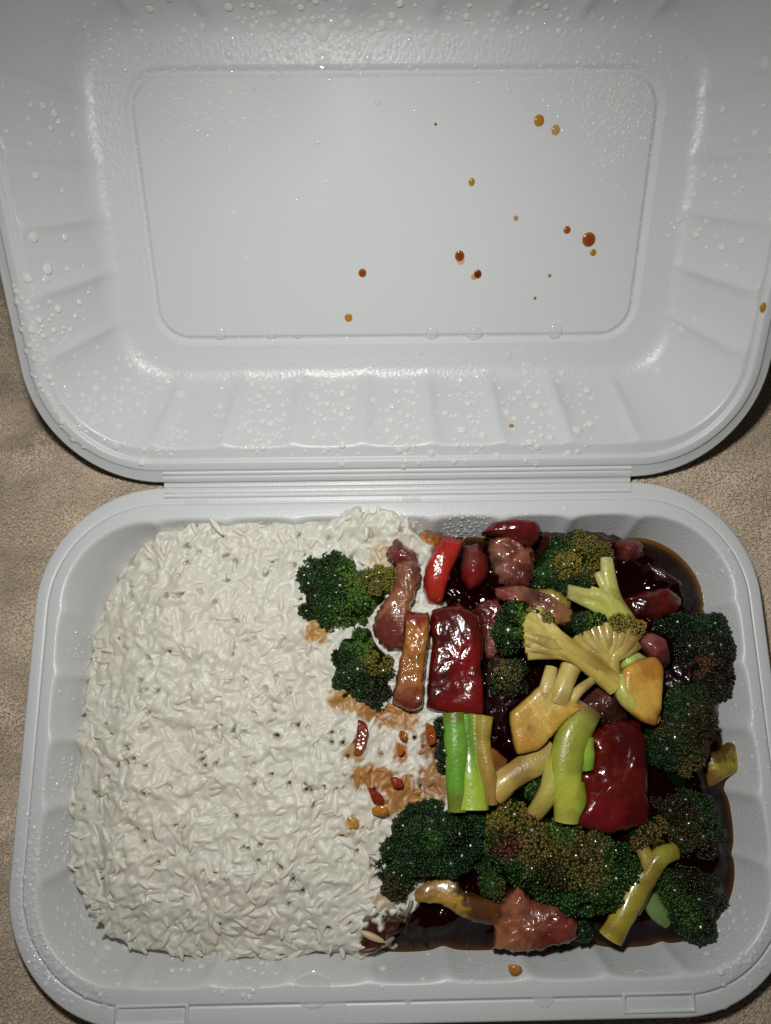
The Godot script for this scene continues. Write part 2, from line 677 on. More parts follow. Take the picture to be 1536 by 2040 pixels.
func loft(loops: Array, place: Callable, col: Color, cap_first := false, cap_last := false, flip := false) -> Geo:
	var g := Geo.new()
	for l in loops:
		for p in (l as PackedVector3Array):
			g.add(place.call(p), col)
	for k in loops.size() - 1:
		g.strip(k * AROUND, (k + 1) * AROUND, AROUND, true, flip)
	for e in 2:
		if (e == 0 and cap_first) or (e == 1 and cap_last):
			var row := 0 if e == 0 else (loops.size() - 1) * AROUND
			var mid := Vector3.ZERO
			for i in AROUND:
				mid += g.v[row + i]
			var m := g.add(mid / AROUND, col)
			for i in AROUND:
				if (e == 0) != flip:
					g.tri(m, row + (i + 1) % AROUND, row + i)
				else:
					g.tri(m, row + i, row + (i + 1) % AROUND)
	return g


func rings(rows: Array) -> Array:
	var out := []
	for r in rows:
		out.append(loop(r[0], r[1], r[2], r[3], r[4], r[5]))
	return out


func in_tray(p: Vector3) -> Vector3:
	return p


func in_lid(p: Vector3) -> Vector3:      # p.z runs up the lid from the hinge, p.y is its inward height
	return Vector3(p.x, p.z * sin(THETA) + p.y * cos(THETA), -p.z * cos(THETA) + p.y * sin(THETA))


const TRAY_WALL := [[60, 45, 117, 14, -40, 0], [92, 29, 133, 17, -40, 0], [94.5, 26.5, 135.5, 19, -39.2, 0.3], [96, 25, 137, 20, -37, 1.0], [98.5, 22.5, 139.5, 21.5, -29, 1.4], [101.2, 19.8, 142.2, 23, -20, 1.5], [104.0, 17.2, 145, 25, -11, 1.5], [106.6, 14.6, 147.4, 26.5, -3.6, 1.5], [107.6, 13.7, 148.4, 27.2, -1.4, 1.3]]
const TRAY_RIM := [[107.6, 13.7, 148.4, 27.2, -1.4, 1.3], [108.1, 13.2, 148.9, 27.6, -0.45, 1.1], [108.8, 12.5, 149.6, 28, 0.1, 0.8], [109.9, 11.3, 150.7, 29, 0.3, 0.3], [112.7, 7.4, 154.2, 33, 0.3, 0], [113.2, 6.8, 154.8, 33.5, 0.1, 0], [113.45, 6.5, 155.1, 33.8, -0.55, 0], [113.9, 6.0, 155.6, 34.2, -0.55, 0], [114.2, 5.6, 156.0, 34.6, -0.05, 0], [116.9, 1.5, 160.2, 38.5, -0.1, 0], [117.4, 0.9, 160.8, 39, -0.35, 0], [117.5, 0.8, 160.9, 39.1, -0.8, 0], [117.2, 1.1, 160.6, 38.8, -1.3, 0]]
const TRAY_BACK := [[117.2, 1.1, 160.6, 38.8, -1.3, 0], [111, 10.2, 151.8, 30, -1.5, 0], [109.4, 11.9, 150.2, 28.6, -3.0, 1.2], [103.2, 18.2, 144.0, 24, -20, 1.5], [97.2, 24.0, 138.2, 21, -37.6, 1.0], [93.5, 27.5, 134.5, 18, -41.2, 0]]
const LID_PANEL := [[30, 66, 98, 8, -27.1, 0], [70, 52, 111.5, 9, -27.1, 0], [78.6, 43.9, 120.0, 9, -27.1, 0], [79.2, 43.3, 120.6, 9.6, -27.25, 0], [79.7, 42.8, 121.1, 10.1, -27.9, 0], [80.4, 42.1, 121.8, 10.8, -28.1, 0], [81.0, 41.5, 122.4, 11.4, -27.9, 0], [81.6, 40.9, 123.0, 12, -27.3, 0], [82.4, 40.1, 123.8, 12.6, -27.1, 0]]
const LID_WALL := [[82.4, 40.1, 123.8, 12.6, -27.1, 0], [90, 32.6, 131.0, 17, -26.6, 0.1], [92.8, 29.9, 133.7, 18.5, -25.7, 0.5], [94.6, 28.1, 135.4, 19.5, -24.0, 1.1], [95.8, 26.9, 136.6, 20.2, -21.5, 1.6], [99.2, 23.4, 140.0, 22.5, -15, 1.9], [103.3, 19.2, 144.0, 25, -8, 1.7], [106.8, 15.7, 147.4, 27, -2.4, 1.4]]
const LID_RIM := [[106.8, 15.7, 147.4, 27, -2.4, 1.4], [107.7, 14.8, 148.2, 27.6, -1.0, 1.2], [108.5, 14.0, 149, 28, -0.3, 0.8], [109.3, 12.6, 150, 28.8, -0.1, 0.3], [110.4, 9.6, 152, 31, -0.1, 0], [110.8, 9.2, 152.4, 31.4, 0.1, 0], [111.4, 8.6, 153, 32, 1.05, 0], [111.9, 8.1, 153.5, 32.5, 1.2, 0], [113.6, 6.2, 155.6, 34.2, 1.2, 0], [114.2, 5.6, 156.2, 34.8, 0.9, 0], [114.7, 5.0, 156.8, 35.4, 0.1, 0], [116.9, 1.5, 160.2, 38.5, 0, 0], [117.4, 0.9, 160.8, 39, -0.3, 0], [117.4, 0.9, 160.8, 39, -0.8, 0], [117.0, 1.2, 160.4, 38.6, -1.2, 0]]
const LID_BACK := [[117.0, 1.2, 160.4, 38.6, -1.2, 0], [111, 10.2, 151.8, 30, -1.5, 0], [108.2, 13.4, 149.0, 28, -3.2, 1.4], [99.8, 22.0, 140.8, 22.8, -17, 1.8], [96.4, 25.4, 137.8, 20.6, -23, 1.4], [92.2, 29.6, 134, 18, -27.4, 0.2], [84, 38, 126, 14, -28.4, 0]]


func build_container() -> void:
	var at := Vector3(0, -OFF + 0.8, 80)
	var white := Color(0.645, 0.655, 0.66)
	var t := thing("food_container", "white plastic clamshell takeout container lying open with its lid raised", "food container", at)
	var tray := part("tray", loft(rings(TRAY_RIM), in_tray, white), M.plastic, t, at)
	part("wall", loft(rings(TRAY_WALL), in_tray, white, true), M.stipple, tray, at)
	part("underside", loft(rings(TRAY_BACK), in_tray, white, false, true), M.plastic, tray, at)
	var lid := part("lid", loft(rings(LID_RIM), in_lid, white, false, false, true), M.plastic, t, at)
	part("panel", loft(rings(LID_PANEL), in_lid, white, true, false, true), M.panel, lid, at)
	part("wall", loft(rings(LID_WALL), in_lid, white, false, false, true), M.stipple, lid, at)
	part("back", loft(rings(LID_BACK), in_lid, white, false, true, true), M.plastic, lid, at)
	# the hinge: a strip folded along two creases
	var h := Geo.new()
	var prof := []
	for p in [[4.6, 0.0], [4.3, 0.55], [3.75, 0.6], [3.6, -0.15], [3.35, -0.15], [3.2, 0.62], [1.75, 0.66], [1.5, 0.5], [1.4, -0.1], [1.15, -0.1], [1.05, 0.5], [0.8, 0.7], [-0.35, 0.78]]:
		prof.append(Vector3(0, p[1], p[0]))
	for p in [[0.75, 0.62], [0.9, -0.02], [1.15, -0.02], [1.3, 0.66], [2.9, 0.64], [3.05, 0.4], [3.2, 0.0], [3.5, 0.0], [3.65, 0.4], [4.5, 0.5], [4.9, 0.0]]:
		prof.append(in_lid(Vector3(0, p[1], p[0])))
	for p in prof:
		for i in 25:
			h.add(Vector3(lerpf(-78.0, 78.0, i / 24.0), p.y + 0.06 * noise.get_noise_2d(i * 0.3, p.z), p.z), white)
	for k in prof.size() - 1:
		h.strip(k * 25, (k + 1) * 25, 25, false)
	for p in [[Vector3(0, -0.9, 4.6)], [Vector3(0, -1.0, 0.0)], [in_lid(Vector3(0, -0.8, 4.9))]]:
		for i in 25:
			h.add(Vector3(lerpf(-78.0, 78.0, i / 24.0), p[0].y, p[0].z), white)
	var b0 := prof.size() * 25
	h.strip(b0, b0 + 25, 25, false, true); h.strip(b0 + 25, b0 + 50, 25, false, true)
	h.strip(0, b0, 25, false, true); h.strip((prof.size() - 1) * 25, b0 + 50, 25, false)
	part("hinge", h, M.plastic, t, at)
	# two press-in latches on the front flange
	for s in [[-73.5, 157.0], [72.0, 156.6]]:
		var l := Geo.new()
		var box := []
		for q in [[10.6, 2.9, 0.0], [10.3, 2.6, 0.45], [9.7, 2.0, 0.5], [9.3, 1.6, -0.35], [8.9, 1.3, -0.4]]:
			var ring := PackedVector3Array()
			for c in 4:
				for i in 5:
					var a := deg_to_rad(90.0 * c + 90.0 * i / 4.0 - 90.0)
					var k := Vector2(1 if c < 2 else -1, -1 if c == 0 or c == 3 else 1)
					ring.append(Vector3(s[0] + k.x * (q[0] - 0.5) + cos(a) * 0.5, q[2], s[1] + k.y * (q[1] - 0.5) + sin(a) * 0.5))
			box.append(ring)
		for ring in box:
			for p in ring:
				l.add(p, white)
		for k in box.size() - 1:
			l.strip(k * 20, (k + 1) * 20, 20, true, true)
		var m := l.add(Vector3(s[0], -0.4, s[1]), white)
		for i in 20:
			l.tri(m, 80 + (i + 1) % 20, 80 + i)
		part("latch", l, M.plastic, tray, at)


# ------------------------------------------------------------------ rice
var rice_edge := PackedVector2Array([Vector2(-78.1,17.5),Vector2(-61.5,13.0),Vector2(-39.6,13.7),Vector2(-24.4,13.9),Vector2(-10.0,11.7),Vector2(1.0,16.3),Vector2(9.1,26.4),Vector2(10.1,49.7),Vector2(9.4,71.9),Vector2(20.4,78.3),Vector2(19.4,102.3),Vector2(8.3,107.9),Vector2(2.6,119.3),Vector2(0.8,131.8),Vector2(-6.1,138.8),Vector2(-14.4,141.9),Vector2(-31.5,144.2),Vector2(-49.3,144.2),Vector2(-68.6,143.1),Vector2(-86.6,138.7),Vector2(-97.8,128.0),Vector2(-103.2,114.6),Vector2(-102.4,94.3),Vector2(-101.5,77.8),Vector2(-100.1,59.2),Vector2(-97.3,41.5),Vector2(-90.0,28.3)])


func rice_height(x: float, z: float, d: float) -> float:
	var low := -10.0 + 7.5 * smoothstep(34.0, 15.0, z) + 6.0 * smoothstep(-32.0, -8.0, x)
	var high := -1.2 + 1.6 * noise.get_noise_2d(x * 0.03, z * 0.03) + 1.0 * noise.get_noise_2d(x * 0.09 + 7.0, z * 0.09) - 2.5 * smoothstep(-30.0, 0.0, x)
	high += 1.1 * noise.get_noise_2d(x * 0.055 + 31.0, z * 0.055) + 0.7 * noise.get_noise_2d(x * 0.13, z * 0.13 + 12.0)
	return lerpf(low, high, pow(smoothstep(-2.0, 22.0, d), 0.65))


func build_rice() -> void:
	var at := Vector3(-45, -38, 80)
	var poly := curve_through(rice_edge, 70)
	var t := thing("rice_bed", "bed of sticky white rice filling the left half of the tray", "rice", at)
	t.set_meta("kind", "stuff")
	var spots := [[Vector3(-9.0,-3.0,73.2), 5.0, Color(0.42, 0.16, 0.02), 0.95], [Vector3(-0.3,-3.0,75.6), 5.0, Color(0.45, 0.19, 0.03), 0.9], [Vector3(-12.8,-3.0,93.5), 3.6, Color(0.45, 0.2, 0.025), 0.95], [Vector3(10.2,-3.0,84.1), 5.0, Color(0.32, 0.1, 0.02), 0.95], [Vector3(-0.8,-3.0,99.5), 6.0, Color(0.42, 0.18, 0.03), 0.95], [Vector3(-15.0,-3.0,86.7), 3.0, Color(0.48, 0.22, 0.03), 0.85], [Vector3(-6.2,-3.0,95.0), 4.0, Color(0.4, 0.15, 0.02), 0.95], [Vector3(-0.6,-3.0,87.0), 2.6, Color(0.4, 0.14, 0.02), 0.9],
		[Vector3(-27.4,-3.0,48.9), 4.0, Color(0.46, 0.22, 0.03), 0.9], [Vector3(-18.5,-3.0,70.2), 4.5, Color(0.46, 0.22, 0.03), 0.9], [Vector3(-5.9,-3.0,24.0), 4.0, Color(0.6, 0.4, 0.17), 0.6], [Vector3(-5.0,-3.0,114.6), 3.0, Color(0.5, 0.26, 0.08), 0.6], [Vector3(-9.8,-3.0,139.6), 4.5, Color(0.06, 0.015, 0.005), 1.0], [Vector3(-2.4,-3.0,137.4), 6.0, Color(0.05, 0.012, 0.004), 1.0],
		[Vector3(10.1,-3.0,95.3), 6.0, Color(0.36, 0.14, 0.02), 0.9], [Vector3(-16.3,-3.0,107.2), 2.6, Color(0.55, 0.34, 0.1), 0.6], [Vector3(-6.7,-3.0,128.5), 3.0, Color(0.45, 0.22, 0.06), 0.6]]
	# how far each place lies inside the bed's edge, on a coarse grid
	var cw := 66
	var ch := 74
	var far_in := PackedFloat32Array()
	far_in.resize(cw * ch)
	for j in ch:
		for i in cw:
			far_in[j * cw + i] = edge_distance(poly, Vector2(-112.0 + i * 2.0, 6.0 + j * 2.0)) + 3.4 * noise.get_noise_2d(i * 0.22, j * 0.22) + 0.6
	var depth_at := func(x: float, z: float) -> float:
		var u := clampf((x + 112.0) * 0.5, 0.0, cw - 1.01)
		var v := clampf((z - 6.0) * 0.5, 0.0, ch - 1.01)
		var k := int(v) * cw + int(u)
		return lerpf(lerpf(far_in[k], far_in[k + 1], u - int(u)), lerpf(far_in[k + cw], far_in[k + cw + 1], u - int(u)), v - int(v))
	# cooked grains stuck together: every grain raises the surface, and neighbours run into each other
	var cell := 0.42
	var nx := int(130.0 / cell)
	var nz := int(146.0 / cell)
	var ref := PackedFloat32Array()
	var sum := PackedFloat32Array()
	ref.resize(nx * nz)
	sum.resize(nx * nz)
	for j in nz:
		for i in nx:
			var x := -112.0 + i * cell
			var z := 6.0 + j * cell
			var d: float = depth_at.call(x, z)
			ref[j * nx + i] = rice_height(x, z, maxf(d, -2.0)) + minf(d + 1.0, 0.0) * 2.2
			sum[j * nx + i] = exp(6.0 * (-0.55 + 0.35 * noise.get_noise_2d(x * 0.09 + 90.0, z * 0.09)))
	var where := []
	var cols := []
	for layer in 2:
		var z := 8.0
		while z < 152.0:
			var x := -112.0
			while x < 17.0:
				var p := Vector2(x + rng.randf_range(-1.3, 1.3), z + rng.randf_range(-1.3, 1.3))
				x += 2.5 if layer == 0 else 3.6
				var d: float = depth_at.call(p.x, p.y)
				if d < -1.0 + rng.randf_range(-1.2, 1.2):
					continue
				var up := rng.randf_range(-0.95, -0.6) if layer == 0 else rng.randf_range(-0.85, -0.3)
				var yaw := rng.randf() * TAU
				var loose := layer == 1 and rng.randf() < (0.5 if d < 2.5 else 0.34 + 0.2 * smoothstep(90.0, 125.0, p.y))
				if loose:
					var y: float = rice_height(p.x, p.y, maxf(d, -2.0)) + minf(d + 1.0, 0.0) * 2.2 + up - 0.12
					var pitch := rng.randfn(0.0, 0.14 if d > 3.0 else 0.18)
					var b := Basis(Vector3.UP, yaw) * Basis(Vector3.BACK, pitch) * Basis(Vector3.RIGHT, rng.randf() * TAU) * Basis.from_scale(Vector3(rng.randf_range(0.85, 1.2), rng.randf_range(1.0, 1.3), rng.randf_range(1.05, 1.35)))
					where.append(Transform3D(b, (Vector3(p.x, y, p.y) - at) * 0.001))
					var k := rng.randf_range(0.93, 1.06)
					var c := Color(0.73 * k, 0.685 * k, 0.59 * k)
					c = spot_mix(c, spots, Vector3(p.x, y, p.y), 1.6)
					c.a = 1.0
					cols.append(c)
					continue
				var dir := Vector2(cos(yaw), sin(yaw))
				var half := rng.randf_range(2.0, 3.1)
				var r := rng.randf_range(0.85, 1.35)
				var slope := rng.randfn(0.0, 0.16)
				var reach := half + r
				for j in range(maxi(int((p.y - reach - 6.0) / cell), 0), mini(int((p.y + reach - 6.0) / cell) + 1, nz)):
					for i in range(maxi(int((p.x - reach + 112.0) / cell), 0), mini(int((p.x + reach + 112.0) / cell) + 1, nx)):
						var q := Vector2(-112.0 + i * cell, 6.0 + j * cell) - p
						var along := clampf(q.dot(dir), -half, half)
						var rr := r * (1.0 - 0.28 * (along / half) * (along / half))
						var d2 := (q - dir * along).length_squared()
						if d2 < rr * rr:
							sum[j * nx + i] += exp(6.0 * (up + 0.78 * sqrt(rr * rr - d2) + slope * along))
			z += 2.2 if layer == 0 else 3.1
	for k in sum.size():
		sum[k] = ref[k] + log(sum[k]) / 6.0
	for n in 420:      # small cracks where grains do not quite meet
		var c := Vector2(rng.randf_range(-108, 12), rng.randf_range(10, 148))
		var shade := noise.get_noise_2d(c.x * 0.04 + 8.0, c.y * 0.04)
		if shade < -0.1 and rng.randf() < 0.7:
			continue
		for arm in rng.randi_range(1, 3):
			var turn := rng.randf() * TAU
			var dir := Vector2(cos(turn), sin(turn))
			var long := rng.randf_range(0.5, 2.4)
			var wide := rng.randf_range(0.36, 0.72)
			var deep := rng.randf_range(1.2, 3.6)
			for j in range(maxi(int((c.y - 4.0 - 6.0) / cell), 0), mini(int((c.y + 4.0 - 6.0) / cell), nz)):
				for i in range(maxi(int((c.x - 4.0 + 112.0) / cell), 0), mini(int((c.x + 4.0 + 112.0) / cell), nx)):
					var q := Vector2(-112.0 + i * cell, 6.0 + j * cell) - c
					var along := clampf(q.dot(dir), 0.0, long)
					var off := (q - dir * along).length() / (wide * (1.0 - 0.6 * along / long))
					if off < 1.0:
						sum[j * nx + i] -= deep * (1.0 - off * off) * (1.0 - 0.5 * along / long)
	var g := Geo.new()
	for j in nz:
		for i in nx:
			var k := j * nx + i
			var p := Vector3(-112.0 + i * cell, sum[k], 6.0 + j * cell)
			var c := Color(0.735, 0.675, 0.575).lerp(Color(0.72, 0.735, 0.64), clampf(0.5 + noise.get_noise_2d(p.x * 0.025, p.z * 0.025 + 60.0), 0.0, 1.0) * 0.4)
			c = c * (1.0 + 0.07 * noise.get_noise_2d(p.x * 0.3, p.z * 0.3 + 44.0))
			c = spot_mix(c, spots, p, 1.3)
			c.a = 1.0
			g.add(p, c)
	for j in nz - 1:
		g.strip(j * nx, (j + 1) * nx, nx, false, true)
	part("packed_rice", g, M.rice, t, at, "stuff")
	# grains that stand out of the bed
	var grain := grain_shape(0.0)
	var mmesh := MultiMesh.new()
	mmesh.transform_format = MultiMesh.TRANSFORM_3D
	mmesh.use_colors = true
	mmesh.mesh = mesh_of(grain)
	mmesh.instance_count = where.size()
	for i in where.size():
		mmesh.set_instance_transform(i, where[i])
		mmesh.set_instance_color(i, cols[i])
	var o := MultiMeshInstance3D.new()
	o.name = "rice_grains"
	o.multimesh = mmesh
	o.material_override = M.grain
	o.set_meta("kind", "stuff")
	t.add_child(o, true)
	# grains lying apart from the bed
	for s in [[Vector3(-6.1,-8.0,138.3), 0.25, Color(0.5, 0.3, 0.16), "sauce-stained rice grain lying at the bed's front right corner"], [Vector3(-10.3,-3.0,138.6), -0.4, Color(0.6, 0.42, 0.25), "pale brown rice grain beside the stained one near the front wall"], [Vector3(-11.4,0.0,12.8), 1.2, Color(0.78, 0.76, 0.7), "white rice grain standing up against the tray's back wall"], [Vector3(-60.1,0.0,14.5), -0.9, Color(0.78, 0.75, 0.68), "white rice grain stuck at the back edge near the left corner"]]:
		var gg := grain_shape(0.4)
		var turn := Basis(Vector3.UP, s[1])
		var base: Vector3 = s[0]
		for i in gg.v.size():
			gg.v[i] = base + Vector3(0, 1.0, 0) + turn * gg.v[i] * 1.15
			gg.c[i] = s[2]
		single("rice_grain", gg, M.grain, base, s[3], "rice grain", "rice grains lying apart")


func grain_shape(bend: float) -> Geo:
	var g := Geo.new()
	var rows := 8
	var sides := 8
	for r in rows + 1:
		var k := float(r) / rows
		var w := 0.98 * pow(maxf(sin(PI * clampf(k, 0.015, 0.985)), 0.0), 0.42) * (1.0 - 0.14 * k)
		for s in sides:
			var a := TAU * s / sides
			var xx := (k - 0.5) * 6.6
			g.add(Vector3(xx, cos(a) * w * 0.9 - bend * xx * xx * 0.06 + 0.05 * xx * xx * 0.4 - 0.2, sin(a) * w), Color.WHITE)
	for r in rows:
		g.strip(r * sides, (r + 1) * sides, sides)
	for e in 2:
		var row := 0 if e == 0 else rows * sides
		var mid := Vector3.ZERO
		for s in sides:
			mid += g.v[row + s]
		var m := g.add(mid / sides, Color.WHITE)
		for s in sides:
			if e == 0: g.tri(m, row + (s + 1) % sides, row + s)
			else: g.tri(m, row + s, row + (s + 1) % sides)
	return g


# ------------------------------------------------------------------ sauce
func build_sauce() -> void:
	var at := Vector3(50, -30, 80)
	var g := Geo.new()
	var level := -13.0
	var ring := loop(103.7, 17.5, 144.9, 24.5, level, 1.5)
	var rim := loop(105.1, 16.2, 146.1, 25.4, level + 3.4, 1.5)
	var c := Vector3(48, level, 80)
	var rows := [0.0, 0.06, 0.12, 0.18, 0.25, 0.31, 0.38, 0.44, 0.5, 0.56, 0.62, 0.67, 0.72, 0.77, 0.81, 0.85, 0.88, 0.91, 0.94, 0.965, 0.985, 1.0]
	for k in rows.size():
		for i in AROUND:
			var far := ring[i]
			far.x = maxf(far.x, -7.0)
			var p: Vector3 = c.lerp(far, rows[k])
			p.y += (5.0 + 3.5 * noise.get_noise_2d(p.x * 0.06, p.z * 0.06) + 1.6 * noise.get_noise_2d(p.x * 0.17, p.z * 0.17)) * (1.0 - smoothstep(0.8, 1.0, rows[k]))
			var corner := smoothstep(20.0, 75.0, p.x) * (1.0 - smoothstep(48.0, 66.0, p.z))
			var thin := smoothstep(0.955, 1.0, rows[k]) * (0.4 + 0.6 * corner)
			g.add(p, Color(0.011, 0.0035, 0.0018).lerp(Color(0.2, 0.085, 0.018), thin))
	for i in AROUND:
		var p: Vector3 = rim[i]
		p.x = maxf(p.x, -7.0)
		var climb := 5.0 * clampf(noise.get_noise_2d(i * 0.045, 17.0) + 0.25, 0.0, 1.0) * smoothstep(80.0, 100.0, p.x) * smoothstep(50.0, 66.0, p.z)
		p.y += climb
		p.x += climb * 0.24
		p.y += 0.7 * noise.get_noise_2d(i * 0.02, 3.0) - 2.3 * (1.0 - smoothstep(25.0, 60.0, p.x) * (1.0 - smoothstep(50.0, 70.0, p.z)))
		g.add(p, Color(0.42, 0.25, 0.085).lerp(Color(0.06, 0.02, 0.006), clampf(climb, 0.0, 1.0)))
	for k in rows.size():
		g.strip(k * AROUND, (k + 1) * AROUND, AROUND)
	single("sauce_pool", g, M.sauce, at, "dark brown glossy sauce pooled in the tray's right half", "sauce")


func piece(called: String, label: String, category: String, outline: PackedVector2Array, top: float, thick: float, col: Color, m: Material, spots := [], o := {}, group := "") -> MeshInstance3D:
	var g := Geo.new()
	var oo := {"square": 0.27, "sharp": 0.7 if m != M.sauce else 0.0, "glaze": 0.8 if m != M.sauce else 0.0, "rag": 0.55 if m == M.meat or m == M.meat_across else 0.12, "mottle": 0.5 if m == M.meat or m == M.meat_across else 0.25, "tilt": Vector2(rng.randf_range(-0.14, 0.14), rng.randf_range(-0.14, 0.14)) if m != M.sauce else Vector2.ZERO}
	oo.merge(o, true)
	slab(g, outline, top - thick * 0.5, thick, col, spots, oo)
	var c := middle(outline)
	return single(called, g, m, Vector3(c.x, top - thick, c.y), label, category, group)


func build_meat_and_peppers() -> void:
	var red := Color(0.12, 0.0085, 0.006)
	var deep := Color(0.085, 0.008, 0.009)
	var meat := Color(0.25, 0.06, 0.045)
	piece("pepper_piece", "bright red bell pepper strip standing among the meat at the back", "bell pepper", PackedVector2Array([Vector2(14.5,17.9),Vector2(21.4,19.7),Vector2(20.0,24.6),Vector2(16.8,31.2),Vector2(13.7,41.0),Vector2(9.3,40.5),Vector2(7.6,35.9),Vector2(8.0,29.6),Vector2(10.5,23.8)]), 1.0, 10.0, Color(0.42, 0.028, 0.017), M.pepper, [[Vector3(13.3,0.0,40.5), 4.0, Color(0.3, 0.03, 0.01), 0.6]], {"square": 0.4, "dome": 1.0, "wave": 0.25, "glaze": 0.35, "edge": Color(0.3, 0.014, 0.01), "mottle": 0.12}, "bell pepper pieces in the sauce")
	piece("pepper_piece", "dark red curved pepper piece leaning on the back wall", "bell pepper", PackedVector2Array([Vector2(27.5,17.4),Vector2(31.3,14.1),Vector2(38.1,13.0),Vector2(45.4,14.1),Vector2(47.0,16.5),Vector2(46.1,20.2),Vector2(43.3,22.7),Vector2(38.3,21.3),Vector2(32.9,18.9)]), 2.0, 9.0, deep * 1.3, M.pepper, [], {"dome": 2.2, "wave": 0.25, "tilt": Vector2(0.05, -0.25), "edge": Color(0.16, 0.012, 0.012)}, "bell pepper pieces in the sauce")
	piece("pepper_piece", "small dark red pepper wedge between the bright strip and the browned meat", "bell pepper", PackedVector2Array([Vector2(21.9,21.2),Vector2(26.3,20.5),Vector2(29.9,25.0),Vector2(29.6,31.1),Vector2(26.8,34.7),Vector2(23.1,36.0),Vector2(20.6,32.4),Vector2(20.5,26.4)]), -1.0, 9.0, Color(0.2, 0.016, 0.015), M.pepper, [[Vector3(22.4,-3.0,25.2), 4.0, Color(0.15, 0.05, 0.04), 0.7]], {"square": 0.7, "dome": 1.5, "wave": 0.4}, "bell pepper pieces in the sauce")
	piece("pepper_piece", "large square dark red pepper slab right of the glossy orange strip", "bell pepper", PackedVector2Array([Vector2(10.3,42.6),Vector2(19.3,40.9),Vector2(25.3,44.9),Vector2(26.3,53.7),Vector2(25.3,61.4),Vector2(26.0,66.8),Vector2(25.3,75.8),Vector2(17.9,76.0),Vector2(7.6,73.7),Vector2(8.6,61.1),Vector2(9.9,54.2),Vector2(9.4,47.0)]), 1.2, 8.0, red, M.pepper, [[Vector3(16.3,0.0,47.0), 9.0, deep, 0.6], [Vector3(20.7,0.0,58.2), 5.0, Color(0.22, 0.012, 0.012), 0.7], [Vector3(19.4,0.0,70.5), 8.0, Color(0.2, 0.012, 0.012), 0.6], [Vector3(10.5,0.0,65.8), 4.0, deep * 0.7, 0.6]], {"square": 0.28, "wave": 0.5, "freq": 0.11, "tilt": Vector2(0.0, -0.03), "n": 96}, "bell pepper pieces in the sauce")
	piece("pepper_piece", "large dark red pepper slab right of the green stalk", "bell pepper", PackedVector2Array([Vector2(58.6,82.1),Vector2(67.9,77.7),Vector2(75.2,79.1),Vector2(75.9,90.3),Vector2(74.2,108.5),Vector2(63.1,111.5),Vector2(51.5,109.0),Vector2(54.4,101.0),Vector2(53.1,93.9),Vector2(57.7,93.1)]), 0.5, 8.0, red * 0.95, M.pepper, [[Vector3(71.0,0.0,85.0), 7.0, deep * 0.6, 0.7], [Vector3(71.1,0.0,108.3), 6.0, deep * 0.6, 0.6], [Vector3(60.0,0.0,105.3), 7.0, Color(0.2, 0.011, 0.016), 0.6]], {"square": 0.28, "wave": 0.6, "freq": 0.09, "dome": 1.0, "n": 96}, "bell pepper pieces in the sauce")
	piece("pepper_piece", "dark glazed pepper slice sunk in the sauce at the back right", "bell pepper", PackedVector2Array([Vector2(74.2,39.2),Vector2(82.0,36.6),Vector2(89.7,35.1),Vector2(94.8,39.9),Vector2(93.0,43.6),Vector2(84.4,46.8),Vector2(76.0,45.3)]), -5.5, 9.0, Color(0.1, 0.011, 0.009), M.pepper, [[Vector3(92.7,-9.0,38.8), 3.5, Color(0.09, 0.04, 0.03), 0.7], [Vector3(77.9,-9.0,42.8), 5.0, GLAZE, 0.6]], {"dome": 1.5, "wave": 0.5, "groove": 0.2, "groove_turn": 1.4}, "bell pepper pieces in the sauce")
	piece("pepper_flake", "thin dark red pepper flake lying alone on the rice", "bell pepper", PackedVector2Array([Vector2(-14.1,76.7),Vector2(-11.4,77.8),Vector2(-10.7,81.0),Vector2(-11.5,84.4),Vector2(-13.5,87.4),Vector2(-15.5,86.9),Vector2(-14.6,81.8)]), 0.6, 2.2, Color(0.2, 0.028, 0.018), M.pepper, [[Vector3(-14.3,0.0,86.1), 2.5, Color(0.3, 0.1, 0.03), 0.6]], {"wave": 0.3})
	piece("pepper_piece", "dull pink pepper wedge tucked beside the orange stalk on the right", "bell pepper", PackedVector2Array([Vector2(76.1,53.6),Vector2(80.1,50.7),Vector2(84.7,53.1),Vector2(86.1,57.6),Vector2(85.5,61.0),Vector2(83.1,61.9),Vector2(79.3,58.4)]), 0.5, 8.0, Color(0.2, 0.045, 0.04), M.pepper, [[Vector3(78.0,0.0,53.5), 3.0, Color(0.28, 0.1, 0.08), 0.7], [Vector3(84.8,0.0,60.7), 4.0, GLAZE, 0.6]], {"dome": 1.4, "wave": 0.4}, "bell pepper pieces in the sauce")
	piece("meat_slice", "browned pork slice with pale fat right of the red pepper wedge", "meat", PackedVector2Array([Vector2(30.7,19.6),Vector2(37.1,18.2),Vector2(40.2,20.9),Vector2(45.0,22.9),Vector2(44.8,31.4),Vector2(42.4,35.7),Vector2(34.4,34.8),Vector2(31.3,30.6),Vector2(29.6,25.2)]), 0.0, 10.0, Color(0.17, 0.045, 0.028), M.meat_across, [[Vector3(37.1,0.0,21.8), 6.0, Color(0.34, 0.12, 0.07), 0.7], [Vector3(31.0,0.0,27.6), 4.5, Color(0.3, 0.15, 0.1), 0.65], [Vector3(34.9,0.0,31.0), 4.0, Color(0.3, 0.12, 0.09), 0.5], [Vector3(41.7,0.0,32.7), 5.0, deep, 0.5]], {"dome": 1.2, "wave": 1.2, "groove": 0.25, "groove_turn": 0.5}, "meat slices in the sauce")
